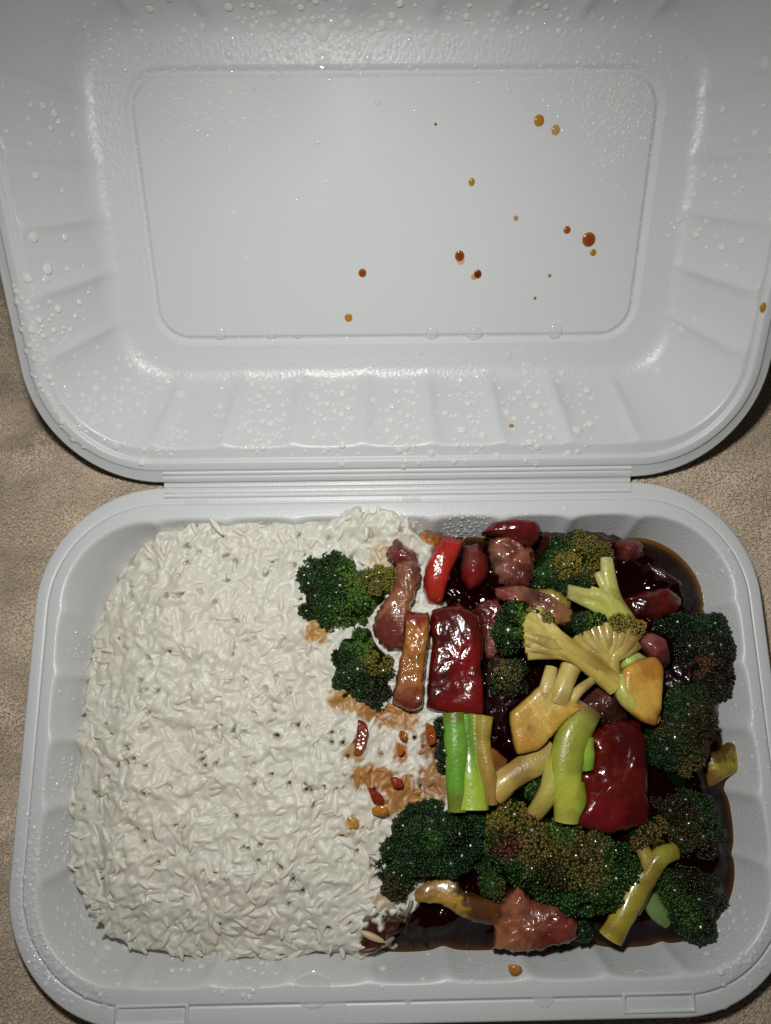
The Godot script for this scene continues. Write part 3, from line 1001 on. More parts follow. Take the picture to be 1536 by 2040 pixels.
	piece("meat_slice", "long pinkish pork slice running right under the top floret", "meat", PackedVector2Array([Vector2(31.2,35.7),Vector2(39.5,34.5),Vector2(46.5,36.8),Vector2(52.5,40.7),Vector2(56.4,43.7),Vector2(54.4,48.3),Vector2(49.3,48.6),Vector2(44.9,43.8),Vector2(40.3,41.0),Vector2(33.1,40.0)]), -0.5, 7.0, Color(0.23, 0.08, 0.05), M.meat, [[Vector3(52.8,0.0,45.9), 5.0, Color(0.3, 0.15, 0.05), 0.7], [Vector3(33.0,0.0,37.5), 4.0, Color(0.3, 0.06, 0.05), 0.6]], {"wave": 0.7, "dome": 0.6}, "meat slices in the sauce")
	piece("meat_slice", "dark pointed meat wedge at the back edge of the rice", "meat", PackedVector2Array([Vector2(-1.7,16.7),Vector2(2.0,21.3),Vector2(6.3,24.2),Vector2(7.0,32.2),Vector2(1.2,29.5),Vector2(-4.3,26.8),Vector2(-4.4,22.6)]), 2.0, 9.0, Color(0.16, 0.028, 0.026), M.meat_across, [[Vector3(-0.9,0.0,21.3), 4.0, Color(0.2, 0.03, 0.03), 0.5], [Vector3(5.2,0.0,28.1), 4.0, Color(0.17, 0.08, 0.06), 0.6]], {"square": 0.8, "dome": 2.0, "wave": 0.3}, "meat slices in the sauce")
	piece("meat_slice", "tan meat strip bending down beside the two left florets", "meat", PackedVector2Array([Vector2(-0.8,27.6),Vector2(4.5,26.4),Vector2(6.6,32.4),Vector2(2.8,43.5),Vector2(1.0,49.7),Vector2(0.1,55.1),Vector2(-2.8,56.3),Vector2(-6.8,53.7),Vector2(-9.3,48.6),Vector2(-8.2,43.8),Vector2(-3.2,36.5)]), 3.5, 9.0, Color(0.28, 0.105, 0.055), M.meat, [[Vector3(-4.7,2.0,50.4), 5.5, Color(0.14, 0.02, 0.022), 0.85], [Vector3(0.3,2.0,40.6), 4.0, Color(0.42, 0.16, 0.08), 0.5], [Vector3(2.9,2.0,29.2), 4.0, Color(0.22, 0.06, 0.05), 0.6]], {"square": 0.4, "dome": 1.2, "wave": 0.4, "glaze": 0.6, "centre": Vector2(0, 0) + middle(PackedVector2Array([Vector2(-3.3,42.8),Vector2(1.5,42.9),Vector2(0.3,38.8),Vector2(-3.8,46.0)]))}, "meat slices in the sauce")
	piece("meat_slice", "glossy orange-brown strip with a red end in front of the tan strip", "meat", PackedVector2Array([Vector2(1.6,43.4),Vector2(8.9,43.8),Vector2(9.3,49.1),Vector2(7.7,57.8),Vector2(6.9,64.6),Vector2(5.9,73.7),Vector2(2.1,74.2),Vector2(-3.5,71.4),Vector2(-1.7,62.8),Vector2(0.2,54.3),Vector2(1.0,49.0)]), 4.5, 10.0, Color(0.42, 0.165, 0.04), M.food, [[Vector3(5.2,4.0,44.4), 4.0, Color(0.22, 0.024, 0.015), 0.9], [Vector3(1.4,4.0,71.8), 5.0, Color(0.16, 0.02, 0.018), 0.85], [Vector3(-0.4,4.0,67.2), 4.0, Color(0.3, 0.1, 0.05), 0.6]], {"square": 0.28, "wave": 0.55, "freq": 0.3, "glaze": 0.5, "dome": 0.6, "n": 96, "edge": Color(0.2, 0.035, 0.015), "tilt": Vector2(-0.02, -0.04)}, "meat slices in the sauce")
	piece("meat_slice", "orange-coated meat chunk at the back wall behind the bright red strip", "meat", PackedVector2Array([Vector2(5.9,18.5),Vector2(7.1,16.0),Vector2(10.2,15.2),Vector2(14.4,16.1),Vector2(15.2,20.0),Vector2(10.9,23.7),Vector2(8.4,25.4),Vector2(7.2,21.3)]), -2.0, 8.0, Color(0.42, 0.16, 0.025), M.meat_across, [[Vector3(12.3,-3.0,16.9), 4.0, Color(0.2, 0.05, 0.02), 0.6]], {"square": 0.9, "dome": 1.5, "wave": 1.0}, "meat slices in the sauce")
	piece("meat_slice", "shadowed meat strip between the large pepper slab and the yellow floret", "meat", PackedVector2Array([Vector2(24.7,40.3),Vector2(32.7,38.1),Vector2(33.6,46.9),Vector2(31.1,56.6),Vector2(27.8,58.4),Vector2(26.2,50.1)]), -3.0, 9.0, Color(0.12, 0.022, 0.02), M.meat, [[Vector3(30.1,-3.0,55.0), 4.0, Color(0.3, 0.12, 0.1), 0.7]], {"dome": 1.0, "wave": 0.8}, "meat slices in the sauce")
	piece("meat_slice", "round meat piece half sunk in sauce near the back right corner", "meat", PackedVector2Array([Vector2(74.3,19.3),Vector2(80.7,18.7),Vector2(83.7,21.2),Vector2(83.0,25.2),Vector2(77.6,27.7),Vector2(74.4,25.6)]), -5.0, 9.0, Color(0.15, 0.03, 0.028), M.meat_across, [], {"square": 0.9, "dome": 2.0, "wave": 0.7}, "meat slices in the sauce")
	piece("meat_slice", "narrow brown meat slice glazed dark in the back right sauce", "meat", PackedVector2Array([Vector2(83.4,25.8),Vector2(89.0,28.2),Vector2(95.2,33.1),Vector2(96.7,35.5),Vector2(93.1,35.8),Vector2(84.8,32.4)]), -9.0, 6.0, Color(0.028, 0.011, 0.008), M.meat, [[Vector3(87.6,-9.0,30.2), 3.0, Color(0.06, 0.03, 0.02), 0.6]], {"square": 0.7, "dome": 1.2, "wave": 0.4}, "meat slices in the sauce")
	piece("meat_slice", "reddish brown pork chunk against the front wall", "meat", PackedVector2Array([Vector2(33.6,125.6),Vector2(38.2,129.9),Vector2(45.2,131.6),Vector2(51.0,136.1),Vector2(49.6,141.0),Vector2(42.1,142.4),Vector2(35.6,143.9),Vector2(25.5,143.1),Vector2(26.4,136.6),Vector2(29.8,129.7)]), -1.0, 9.0, Color(0.29, 0.09, 0.05), M.meat_across, [[Vector3(29.3,-2.0,141.8), 6.0, Color(0.4, 0.15, 0.06), 0.6], [Vector3(45.8,-2.0,138.1), 6.0, Color(0.17, 0.02, 0.022), 0.7], [Vector3(40.4,-2.0,141.3), 3.5, deep, 0.6]], {"square": 0.3, "wave": 0.6, "freq": 0.1, "dome": 1.0, "glaze": 0.6, "n": 96}, "meat slices in the sauce")
	piece("meat_slice", "sauce-darkened meat lump left of the yellow branched stalk", "meat", PackedVector2Array([Vector2(28.7,56.4),Vector2(38.5,56.2),Vector2(42.0,66.2),Vector2(35.3,75.4),Vector2(32.8,86.1),Vector2(27.2,87.5),Vector2(26.1,76.8),Vector2(27.1,65.9)]), -5.0, 9.0, Color(0.022, 0.008, 0.007), M.meat, [[Vector3(32.2,-4.0,63.7), 5.0, Color(0.07, 0.045, 0.02), 0.6], [Vector3(28.8,-4.0,83.7), 3.0, Color(0.1, 0.04, 0.03), 0.5]], {"square": 0.8, "dome": 2.0, "wave": 1.6, "freq": 0.25}, "meat slices in the sauce")
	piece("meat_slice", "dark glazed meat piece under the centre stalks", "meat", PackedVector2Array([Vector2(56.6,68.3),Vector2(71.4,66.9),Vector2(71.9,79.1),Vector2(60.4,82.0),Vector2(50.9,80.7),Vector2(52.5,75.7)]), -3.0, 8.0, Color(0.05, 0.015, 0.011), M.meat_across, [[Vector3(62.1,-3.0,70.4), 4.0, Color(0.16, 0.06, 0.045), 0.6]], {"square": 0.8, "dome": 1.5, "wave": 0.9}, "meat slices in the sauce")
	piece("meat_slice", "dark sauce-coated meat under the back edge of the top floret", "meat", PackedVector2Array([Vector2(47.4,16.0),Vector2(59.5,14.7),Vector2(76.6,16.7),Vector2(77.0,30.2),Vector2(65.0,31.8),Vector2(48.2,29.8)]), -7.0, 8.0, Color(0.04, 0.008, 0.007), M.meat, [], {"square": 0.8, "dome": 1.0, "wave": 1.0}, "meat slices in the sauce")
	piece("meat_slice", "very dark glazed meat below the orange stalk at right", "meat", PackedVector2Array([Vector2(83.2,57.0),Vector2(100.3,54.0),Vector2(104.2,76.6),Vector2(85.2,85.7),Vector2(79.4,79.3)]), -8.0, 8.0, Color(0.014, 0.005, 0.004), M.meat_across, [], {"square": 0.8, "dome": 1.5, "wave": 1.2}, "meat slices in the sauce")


# ------------------------------------------------------------------ broccoli
func floret(label: String, at: Vector3) -> Node3D:
	return thing("broccoli_floret", label, "broccoli", at, "broccoli florets in the sauce")


func stalk(label: String, at: Vector3) -> Node3D:
	return thing("broccoli_stalk", label, "broccoli", at, "broccoli stalks without heads")


func limb(root: Node3D, pts: Array, radii: Array, cols: Array, flat := 0.85, wob := 0.08, called := "stem") -> void:
	var g := Geo.new()
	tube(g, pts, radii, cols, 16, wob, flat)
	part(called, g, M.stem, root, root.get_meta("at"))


func flesh(root: Node3D, outline: PackedVector2Array, top: float, thick: float, col: Color, spots := [], o := {}, called := "stem") -> void:
	var g := Geo.new()
	var oo := {"square": 0.26, "wave": 0.3, "freq": 0.07, "mottle": 0.2, "glaze": 0.7, "veil": Color(0.17, 0.062, 0.012), "sharp": 0.5, "streak": 0.14, "rag": 0.06, "n": 96}
	oo.merge(o, true)
	slab(g, outline, top - thick * 0.5, thick, col, spots, oo)
	part(called, g, M.stem, root, root.get_meta("at"))


func bundle(root: Node3D, base: Array, ends: Array, r0: float, r1: float, cols: Array, bow := 1.0) -> void:   # branching stems that part from one stalk
	var g := Geo.new()
	var foot: Vector3 = base[0]
	var neck: Vector3 = base[1]
	var n := ends.size()
	for i in n:
		var to: Vector3 = ends[i]
		var k := (i + 0.5) / n - 0.5
		var side := (to - neck)
		var start := foot + Vector3(rng.randf_range(-0.6, 0.6), rng.randf_range(-0.8, 0.2), rng.randf_range(-0.6, 0.6))
		var mid := neck.lerp(to, 0.12) + Vector3(0, rng.randf_range(-0.5, 0.4), 0)
		var late := neck.lerp(to, 0.6) + Vector3(0, bow * (0.5 - absf(k)) + rng.randf_range(-0.5, 0.5), 0) + side.cross(Vector3.UP).normalized() * k * 1.2
		var c0: Color = cols[0]
		var c1: Color = (cols[1] as Color) * rng.randf_range(0.78, 1.1)
		var c2: Color = (cols[2] as Color) * rng.randf_range(0.7, 1.1)
		tube(g, [start, mid, late, to], [r0, r0 * 0.8, r1 * rng.randf_range(0.85, 1.2), r1 * rng.randf_range(0.8, 1.3)], [c0, c0.lerp(c1, 0.4), c1, c2], 14, 0.05, 0.75)
	part("branching_stem", g, M.stem, root, root.get_meta("at"))


func build_broccoli() -> void:
	var f := floret("upper of the two dark green florets resting on the rice", Vector3(-19.4,-6.0,35.9))
	head(f, PackedVector2Array([Vector2(-23.4,21.8),Vector2(-21.1,20.5),Vector2(-18.4,22.5),Vector2(-17.4,25.6),Vector2(-14.3,28.6),Vector2(-10.1,32.0),Vector2(-8.6,38.5),Vector2(-9.4,43.7),Vector2(-12.7,46.6),Vector2(-16.4,49.5),Vector2(-23.3,50.1),Vector2(-28.0,48.1),Vector2(-31.5,45.6),Vector2(-33.7,41.1),Vector2(-33.9,37.0),Vector2(-34.3,32.1),Vector2(-32.0,26.4),Vector2(-28.1,24.4),Vector2(-25.0,24.1)]), -1.5, 4.5, 0.35, [[Vector3(-11.8,0.0,35.2), 7.0, LIGHT, 0.75], [Vector3(-15.8,0.0,30.2), 5.0, LIGHT, 0.6], [Vector3(-17.5,0.0,45.7), 5.0, LIGHT, 0.55], [Vector3(-30.5,0.0,38.2), 3.5, Color(0.012, 0.008, 0.006), 0.7]])
	head(f, PackedVector2Array([Vector2(-12.2,30.0),Vector2(-6.6,28.4),Vector2(-1.1,28.5),Vector2(0.5,32.0),Vector2(-2.8,35.0),Vector2(-6.7,40.8),Vector2(-11.0,40.1),Vector2(-12.3,35.2)]), 0.0, 3.0, 0.6, [[Vector3(-4.4,0.0,32.1), 9.0, GOLD * 0.9, 0.85], [Vector3(-8.6,0.0,38.5), 5.0, BROWN, 0.6]], 0.42)
	f = floret("lower of the two dark green florets resting on the rice", Vector3(-14.6,-6.0,61.3))
	head(f, PackedVector2Array([Vector2(-21.1,50.9),Vector2(-16.4,49.2),Vector2(-10.6,47.7),Vector2(-8.7,51.6),Vector2(-3.9,57.8),Vector2(-3.6,62.2),Vector2(-4.1,70.6),Vector2(-7.3,73.2),Vector2(-10.9,73.1),Vector2(-15.3,70.9),Vector2(-18.9,69.2),Vector2(-23.3,65.4),Vector2(-23.9,61.2),Vector2(-26.5,57.7),Vector2(-25.5,55.6),Vector2(-23.0,55.0)]), -1.5, 4.5, 0.22, [[Vector3(-11.5,0.0,53.7), 5.0, LIGHT, 0.7], [Vector3(-7.2,0.0,58.5), 5.0, GOLD * 0.8, 0.7], [Vector3(-15.1,0.0,52.1), 4.0, GREEN * 1.8, 0.6], [Vector3(-5.8,0.0,67.1), 4.5, GLAZE, 0.6]])
	f = floret("floret with a forked yellow stalk near the back wall", Vector3(60.2,-8.0,28.3))
	head(f, PackedVector2Array([Vector2(55.1,18.1),Vector2(62.8,17.8),Vector2(67.8,20.1),Vector2(71.4,23.2),Vector2(70.3,26.6),Vector2(66.2,28.1),Vector2(64.0,35.7),Vector2(57.9,37.9),Vector2(53.7,37.9),Vector2(51.5,36.4),Vector2(46.5,36.6),Vector2(43.1,34.7),Vector2(45.0,28.1),Vector2(49.6,21.7)]), -3.5, 4.5, 0.5, [[Vector3(63.1,-2.0,25.2), 8.0, GOLD * 0.75, 0.8], [Vector3(55.3,-2.0,28.4), 5.0, Color(0.28, 0.2, 0.03), 0.7], [Vector3(67.5,-2.0,22.3), 4.0, BROWN, 0.7], [Vector3(58.1,-2.0,36.0), 4.0, DARK, 0.7]], 0.45)
	bundle(f, [Vector3(73.0,-0.5,48.8), Vector3(68.7,0.8,40.8)], [Vector3(67.5,1.2,27.0), Vector3(64.7,0.4,31.5), Vector3(61.5,0.6,38.3), Vector3(54.0,0.8,37.6)], 3.4, 2.0, [Color(0.5, 0.52, 0.1), Color(0.6, 0.58, 0.15), Color(0.62, 0.55, 0.22)], 0.8)
	bundle(f, [Vector3(71.4,-0.5,47.8), Vector3(65.1,0.2,43.5)], [Vector3(54.6,0.8,38.3), Vector3(57.3,0.2,39.5)], 2.8, 1.7, [Color(0.48, 0.52, 0.1), Color(0.56, 0.58, 0.14), Color(0.62, 0.56, 0.24)], 0.6)
	flesh(f, PackedVector2Array([Vector2(43.3,36.9),Vector2(49.6,36.3),Vector2(55.9,39.4),Vector2(55.3,43.3),Vector2(51.7,43.9),Vector2(48.6,41.5)]), -1.0, 4.0, GOLD * 1.2, [], {"wave": 0.8, "square": 0.8}, "stem_knot")
	f = floret("cut floret with a long yellow stalk pointing to the lower right", Vector3(47.7,-5.0,53.5))
	bundle(f, [Vector3(66.8,1.5,67.3), Vector3(55.1,3.0,57.9)], [Vector3(42.8,2.8,43.2), Vector3(40.3,3.6,44.9), Vector3(39.1,4.0,47.1), Vector3(38.7,4.2,49.3), Vector3(38.5,4.2,51.5), Vector3(38.5,3.8,53.7), Vector3(38.8,3.0,55.8), Vector3(39.5,2.2,57.3)], 3.3, 1.9, [Color(0.6, 0.44, 0.09), Color(0.68, 0.54, 0.15), Color(0.62, 0.5, 0.13)], 1.2)
	bundle(f, [Vector3(59.7,2.5,62.0), Vector3(50.6,3.6,53.2)], [Vector3(43.4,4.0,44.9), Vector3(40.3,3.8,55.6)], 2.4, 1.6, [Color(0.66, 0.5, 0.12), Color(0.72, 0.6, 0.22), Color(0.68, 0.56, 0.2)], 0.4)
	head(f, PackedVector2Array([Vector2(35.4,40.3),Vector2(40.4,41.0),Vector2(41.5,43.9),Vector2(39.8,47.4),Vector2(39.4,53.7),Vector2(38.4,55.4),Vector2(35.7,57.4),Vector2(32.2,57.8),Vector2(30.0,53.6),Vector2(30.0,47.2),Vector2(31.2,43.1)]), -0.5, 3.5, 0.3, [[Vector3(38.7,2.0,45.1), 3.0, LIGHT * 1.2, 0.8], [Vector3(37.5,2.0,51.0), 3.0, LIGHT, 0.6], [Vector3(36.5,2.0,54.6), 2.5, DARK * 0.6, 0.8]], 0.48)
	head(f, PackedVector2Array([Vector2(39.6,41.9),Vector2(43.5,42.6),Vector2(47.7,46.2),Vector2(46.3,47.7),Vector2(42.6,45.5),Vector2(39.8,44.8)]), 4.0, 1.2, 0.5, [[Vector3(45.3,1.0,45.1), 7.0, Color(0.26, 0.19, 0.04), 0.85]], 0.45)
	f = floret("cut floret fanned open with golden fibres right of the long yellow stalk", Vector3(66.0,-6.0,53.7))
	bundle(f, [Vector3(67.5,-0.5,67.0), Vector3(65.9,1.2,60.5)], [Vector3(55.6,0.6,51.8), Vector3(58.0,1.4,50.6), Vector3(60.6,1.8,49.7), Vector3(63.1,2.2,49.2), Vector3(65.7,2.4,48.3), Vector3(68.3,2.4,48.0), Vector3(70.8,2.2,49.0), Vector3(73.1,1.8,49.9), Vector3(75.0,1.4,51.5), Vector3(75.2,0.8,54.6)], 2.4, 1.6, [Color(0.52, 0.42, 0.1), Color(0.56, 0.43, 0.13), Color(0.42, 0.29, 0.07)], 1.4)
	head(f, PackedVector2Array([Vector2(52.6,49.2),Vector2(56.1,43.8),Vector2(60.9,44.4),Vector2(66.5,43.2),Vector2(67.3,45.8),Vector2(62.5,50.0),Vector2(57.5,51.1)]), 1.0, 2.5, 0.25, [[Vector3(61.3,1.0,47.8), 3.0, LIGHT, 0.7]], 0.5)
	flesh(f, PackedVector2Array([Vector2(69.7,58.0),Vector2(75.7,57.1),Vector2(78.6,59.4),Vector2(73.5,62.1),Vector2(69.9,62.7)]), 1.0, 5.0, Color(0.42, 0.55, 0.1), [[Vector3(77.5,0.0,59.0), 3.0, Color(0.55, 0.5, 0.25), 0.6]], {"square": 0.8}, "side_stem")
	head(f, PackedVector2Array([Vector2(61.9,48.1),Vector2(67.6,45.0),Vector2(73.4,46.3),Vector2(78.0,49.0),Vector2(77.5,53.7),Vector2(73.1,53.0),Vector2(69.1,50.4),Vector2(64.2,51.3)]), 1.8, 1.4, 0.5, [[Vector3(70.0,1.0,49.5), 12.0, Color(0.26, 0.18, 0.035), 0.9]], 0.45)
	f = stalk("orange-yellow stalk chunk with a slanted cut face at right", Vector3(77.6,-6.0,69.9))
	flesh(f, PackedVector2Array([Vector2(69.3,62.8),Vector2(74.7,59.6),Vector2(80.0,58.9),Vector2(82.3,62.5),Vector2(80.5,74.4),Vector2(78.2,79.9),Vector2(75.4,79.3),Vector2(71.3,76.5),Vector2(68.4,70.6)]), 4.0, 7.0, Color(0.66, 0.36, 0.06), [[Vector3(78.6,3.0,61.5), 5.0, Color(0.42, 0.15, 0.025), 0.75], [Vector3(78.5,3.0,78.3), 4.5, Color(0.3, 0.1, 0.03), 0.7], [Vector3(74.3,3.0,72.9), 5.0, Color(0.68, 0.45, 0.08), 0.5]], {"square": 0.24, "wave": 0.2, "streak": 0.05})
	limb(f, [Vector3(68.2,1.0,64.4), Vector3(70.2,1.5,71.7), Vector3(79.2,0.0,78.5)], [2.2, 3.0, 2.0], [Color(0.5, 0.55, 0.14), Color(0.55, 0.5, 0.12), Color(0.45, 0.26, 0.08)], 0.9, 0.08, "side_stem")
	f = stalk("golden stalk with three branches pointing up from the middle", Vector3(44.5,-5.0,77.1))
	flesh(f, PackedVector2Array([Vector2(33.1,75.3),Vector2(38.1,71.2),Vector2(43.1,67.0),Vector2(48.0,68.3),Vector2(53.2,71.4),Vector2(53.2,73.2),Vector2(55.0,74.4),Vector2(49.9,78.1),Vector2(45.1,82.9),Vector2(40.9,86.5),Vector2(34.4,87.4),Vector2(33.2,81.4)]), 5.0, 6.0, Color(0.64, 0.41, 0.08), [[Vector3(35.9,4.0,85.7), 6.0, Color(0.5, 0.22, 0.035), 0.7], [Vector3(34.9,4.0,76.1), 5.0, Color(0.5, 0.24, 0.04), 0.5], [Vector3(48.9,4.0,76.3), 5.0, Color(0.6, 0.3, 0.05), 0.5], [Vector3(46.2,4.0,70.2), 5.0, Color(0.66, 0.5, 0.16), 0.6]], {"square": 0.24, "wave": 0.25, "groove_turn": 0.6, "streak": 0.15})
	limb(f, [Vector3(43.5,2.5,72.5), Vector3(45.0,3.2,67.3), Vector3(46.9,2.0,61.8)], [2.6, 2.2, 2.0], [Color(0.64, 0.46, 0.12), Color(0.6, 0.47, 0.17), Color(0.55, 0.42, 0.14)], 0.9, 0.08, "branch")
	limb(f, [Vector3(47.8,3.0,72.5), Vector3(49.8,3.8,67.7), Vector3(52.7,2.8,61.6)], [3.4, 3.0, 3.2], [Color(0.64, 0.46, 0.12), Color(0.64, 0.52, 0.17), Color(0.6, 0.45, 0.13)], 0.9, 0.08, "branch")
	limb(f, [Vector3(50.9,2.4,74.1), Vector3(54.3,2.9,69.6), Vector3(59.5,2.0,65.8)], [2.2, 1.6, 1.3], [Color(0.62, 0.44, 0.1), Color(0.62, 0.48, 0.17), Color(0.55, 0.38, 0.12)], 0.9, 0.08, "branch")
	limb(f, [Vector3(47.6,3.0,75.2), Vector3(52.1,4.2,73.8), Vector3(55.0,3.6,74.4)], [2.4, 1.5, 0.6], [Color(0.6, 0.34, 0.06), Color(0.6, 0.33, 0.05), Color(0.5, 0.25, 0.04)], 0.5, 0.08, "branch")
	f = stalk("bright green stalk with a squared cut end left of centre", Vector3(20.0,-6.0,90.5))
	limb(f, [Vector3(16.0,-1.0,75.1), Vector3(16.2,-0.6,84.1), Vector3(16.2,-0.6,94.5), Vector3(16.1,-1.0,104.1)], [3.5, 3.6, 3.4, 3.0], [Color(0.15, 0.34, 0.035), Color(0.17, 0.38, 0.04), Color(0.13, 0.34, 0.03), Color(0.2, 0.38, 0.04)], 0.8, 0.04)
	limb(f, [Vector3(19.8,-1.4,75.4), Vector3(20.3,-1.6,85.7), Vector3(20.8,-1.0,95.3), Vector3(20.7,-0.8,103.6)], [3.0, 3.2, 4.4, 4.9], [Color(0.13, 0.32, 0.03), Color(0.1, 0.3, 0.025), Color(0.36, 0.5, 0.045), Color(0.4, 0.52, 0.05)], 0.7, 0.04, "cut_end")
	limb(f, [Vector3(22.9,-1.0,75.8), Vector3(22.8,-0.8,84.2), Vector3(23.0,-0.8,93.1)], [2.6, 2.6, 2.4], [Color(0.3, 0.34, 0.04), Color(0.16, 0.28, 0.03), Color(0.3, 0.4, 0.04)], 0.8, 0.05, "side_stem")
	limb(f, [Vector3(25.5,0.3,76.1), Vector3(24.5,0.5,84.2), Vector3(25.9,0.6,93.8), Vector3(26.2,0.0,102.1)], [2.8, 2.5, 2.6, 2.4], [Color(0.42, 0.34, 0.05), Color(0.45, 0.32, 0.06), Color(0.38, 0.24, 0.05), Color(0.28, 0.17, 0.04)], 0.8, 0.08, "side_stem")
	f = stalk("pale golden stalk lying slantwise right of the bright green stalk", Vector3(37.3,-6.0,93.1))
	limb(f, [Vector3(26.9,-1.5,99.1), Vector3(34.8,-0.8,93.3), Vector3(47.0,-1.4,87.7)], [4.3, 4.0, 4.2], [Color(0.55, 0.38, 0.1), Color(0.5, 0.36, 0.1), Color(0.4, 0.3, 0.07)], 0.75)
	limb(f, [Vector3(24.0,-1.0,86.5), Vector3(26.5,-0.5,88.7), Vector3(30.5,-2.0,91.1)], [2.0, 3.2, 2.4], [Color(0.36, 0.15, 0.05), Color(0.34, 0.13, 0.04), Color(0.2, 0.08, 0.03)], 0.75, 0.08, "side_stem")
	f = stalk("large lime green stalk leaning against the lower red pepper slab", Vector3(51.7,-6.0,91.0))
	limb(f, [Vector3(58.0,0.4,74.2), Vector3(52.5,1.0,82.4), Vector3(49.3,1.2,91.9), Vector3(49.7,1.2,99.2), Vector3(48.8,0.0,107.4)], [4.6, 5.4, 5.4, 4.6, 4.0], [Color(0.22, 0.16, 0.04), Color(0.4, 0.46, 0.055), Color(0.44, 0.52, 0.06), Color(0.48, 0.5, 0.06), Color(0.5, 0.46, 0.08)], 0.7, 0.05)
	limb(f, [Vector3(55.4,0.6,83.2), Vector3(55.6,0.8,87.7), Vector3(56.3,0.4,92.7)], [3.6, 3.4, 2.0], [Color(0.36, 0.46, 0.05), Color(0.32, 0.5, 0.05), Color(0.2, 0.42, 0.04)], 0.7, 0.06, "side_stem")
	limb(f, [Vector3(51.5,1.2,96.3), Vector3(51.6,1.6,100.6), Vector3(50.3,0.6,105.3)], [3.4, 3.6, 2.8], [Color(0.44, 0.52, 0.055), Color(0.4, 0.54, 0.05), Color(0.46, 0.48, 0.07)], 0.7, 0.06, "side_stem")
	limb(f, [Vector3(47.5,0.5,89.0), Vector3(44.1,0.6,98.5), Vector3(39.3,-1.0,105.6)], [4.0, 3.2, 2.6], [Color(0.42, 0.46, 0.06), Color(0.5, 0.42, 0.09), Color(0.36, 0.26, 0.06)], 0.75, 0.05, "side_stem")
	f = floret("large floret with brown-gold buds on its back and green front edge", Vector3(48.0,-6.0,120.3))
	head(f, PackedVector2Array([Vector2(27.1,103.2),Vector2(30.3,100.3),Vector2(34.8,100.4),Vector2(38.3,106.2),Vector2(46.0,107.2),Vector2(50.6,108.7),Vector2(62.0,113.2),Vector2(68.4,116.2),Vector2(70.5,119.7),Vector2(70.0,123.5),Vector2(65.9,128.5),Vector2(59.7,132.6),Vector2(50.9,134.0),Vector2(44.3,131.5),Vector2(36.9,128.4),Vector2(30.8,123.8),Vector2(27.0,119.7),Vector2(24.9,112.6)]), -1.5, 5.5, 0.45, [[Vector3(33.0,1.0,105.4), 8.5, GOLD * 0.62, 0.95], [Vector3(38.0,1.0,111.8), 8.0, BROWN * 1.1, 0.9], [Vector3(51.2,1.0,116.3), 9.0, BROWN * 0.9, 0.85], [Vector3(29.6,1.0,113.1), 4.5, Color(0.09, 0.012, 0.014), 0.8], [Vector3(41.8,1.0,121.6), 4.5, GLAZE, 0.7], [Vector3(55.9,1.0,123.3), 5.0, Color(0.1, 0.1, 0.02), 0.6], [Vector3(47.2,1.0,109.2), 4.0, GREEN * 2.0, 0.7], [Vector3(63.9,1.0,126.1), 5.0, GREEN * 1.4, 0.5]], 0.6)
	limb(f, [Vector3(60.4,-4.0,140.6), Vector3(65.2,-3.0,133.2), Vector3(72.5,-4.0,123.9)], [3.8, 3.4, 3.6], [Color(0.5, 0.38, 0.05), Color(0.42, 0.34, 0.05), Color(0.36, 0.3, 0.05)])
	f = floret("very dark floret with a yellow stalk beside the rice at the front", Vector3(9.9,-8.0,115.7))
	head(f, PackedVector2Array([Vector2(1.1,103.3),Vector2(6.7,101.5),Vector2(11.9,101.1),Vector2(13.0,104.3),Vector2(18.8,104.1),Vector2(23.6,104.9),Vector2(24.5,112.7),Vector2(21.5,118.1),Vector2(14.1,122.0),Vector2(4.1,123.8),Vector2(-1.5,127.9),Vector2(-7.6,127.1),Vector2(-8.5,120.9),Vector2(-6.8,113.9),Vector2(-4.6,107.9)]), -2.5, 4.5, 0.1, [[Vector3(7.9,0.0,111.5), 3.0, GREEN * 1.6, 0.7], [Vector3(-5.2,0.0,125.1), 5.0, Color(0.05, 0.03, 0.012), 0.7], [Vector3(18.4,0.0,114.5), 6.0, DARK * 0.5, 0.5]])
	flesh(f, PackedVector2Array([Vector2(4.3,124.3),Vector2(14.5,122.6),Vector2(17.5,127.6),Vector2(28.8,131.0),Vector2(27.4,137.4),Vector2(18.1,135.4),Vector2(10.0,131.0),Vector2(-0.2,129.9)]), -3.0, 6.0, Color(0.44, 0.25, 0.04), [[Vector3(24.8,-4.0,132.7), 9.0, Color(0.06, 0.014, 0.01), 0.9], [Vector3(4.7,-4.0,126.8), 4.0, Color(0.2, 0.1, 0.02), 0.7], [Vector3(18.4,-4.0,123.6), 5.0, GLAZE, 0.7]], {"square": 0.7, "wave": 0.5})
	f = floret("narrow green floret wedged between the dark and the brown-gold florets", Vector3(27.4,-8.0,123.9))
	head(f, PackedVector2Array([Vector2(22.9,111.9),Vector2(25.4,111.4),Vector2(26.0,117.7),Vector2(28.1,122.2),Vector2(31.6,124.6),Vector2(31.1,130.0),Vector2(27.1,129.9),Vector2(22.5,125.6),Vector2(22.0,119.8)]), -4.5, 3.0, 0.55, [[Vector3(28.7,-3.0,127.1), 4.0, BROWN * 0.6, 0.7], [Vector3(24.2,-3.0,113.7), 3.0, LIGHT, 0.6]])
	f = floret("almost black glazed floret against the right wall", Vector3(102.8,-12.0,57.1))
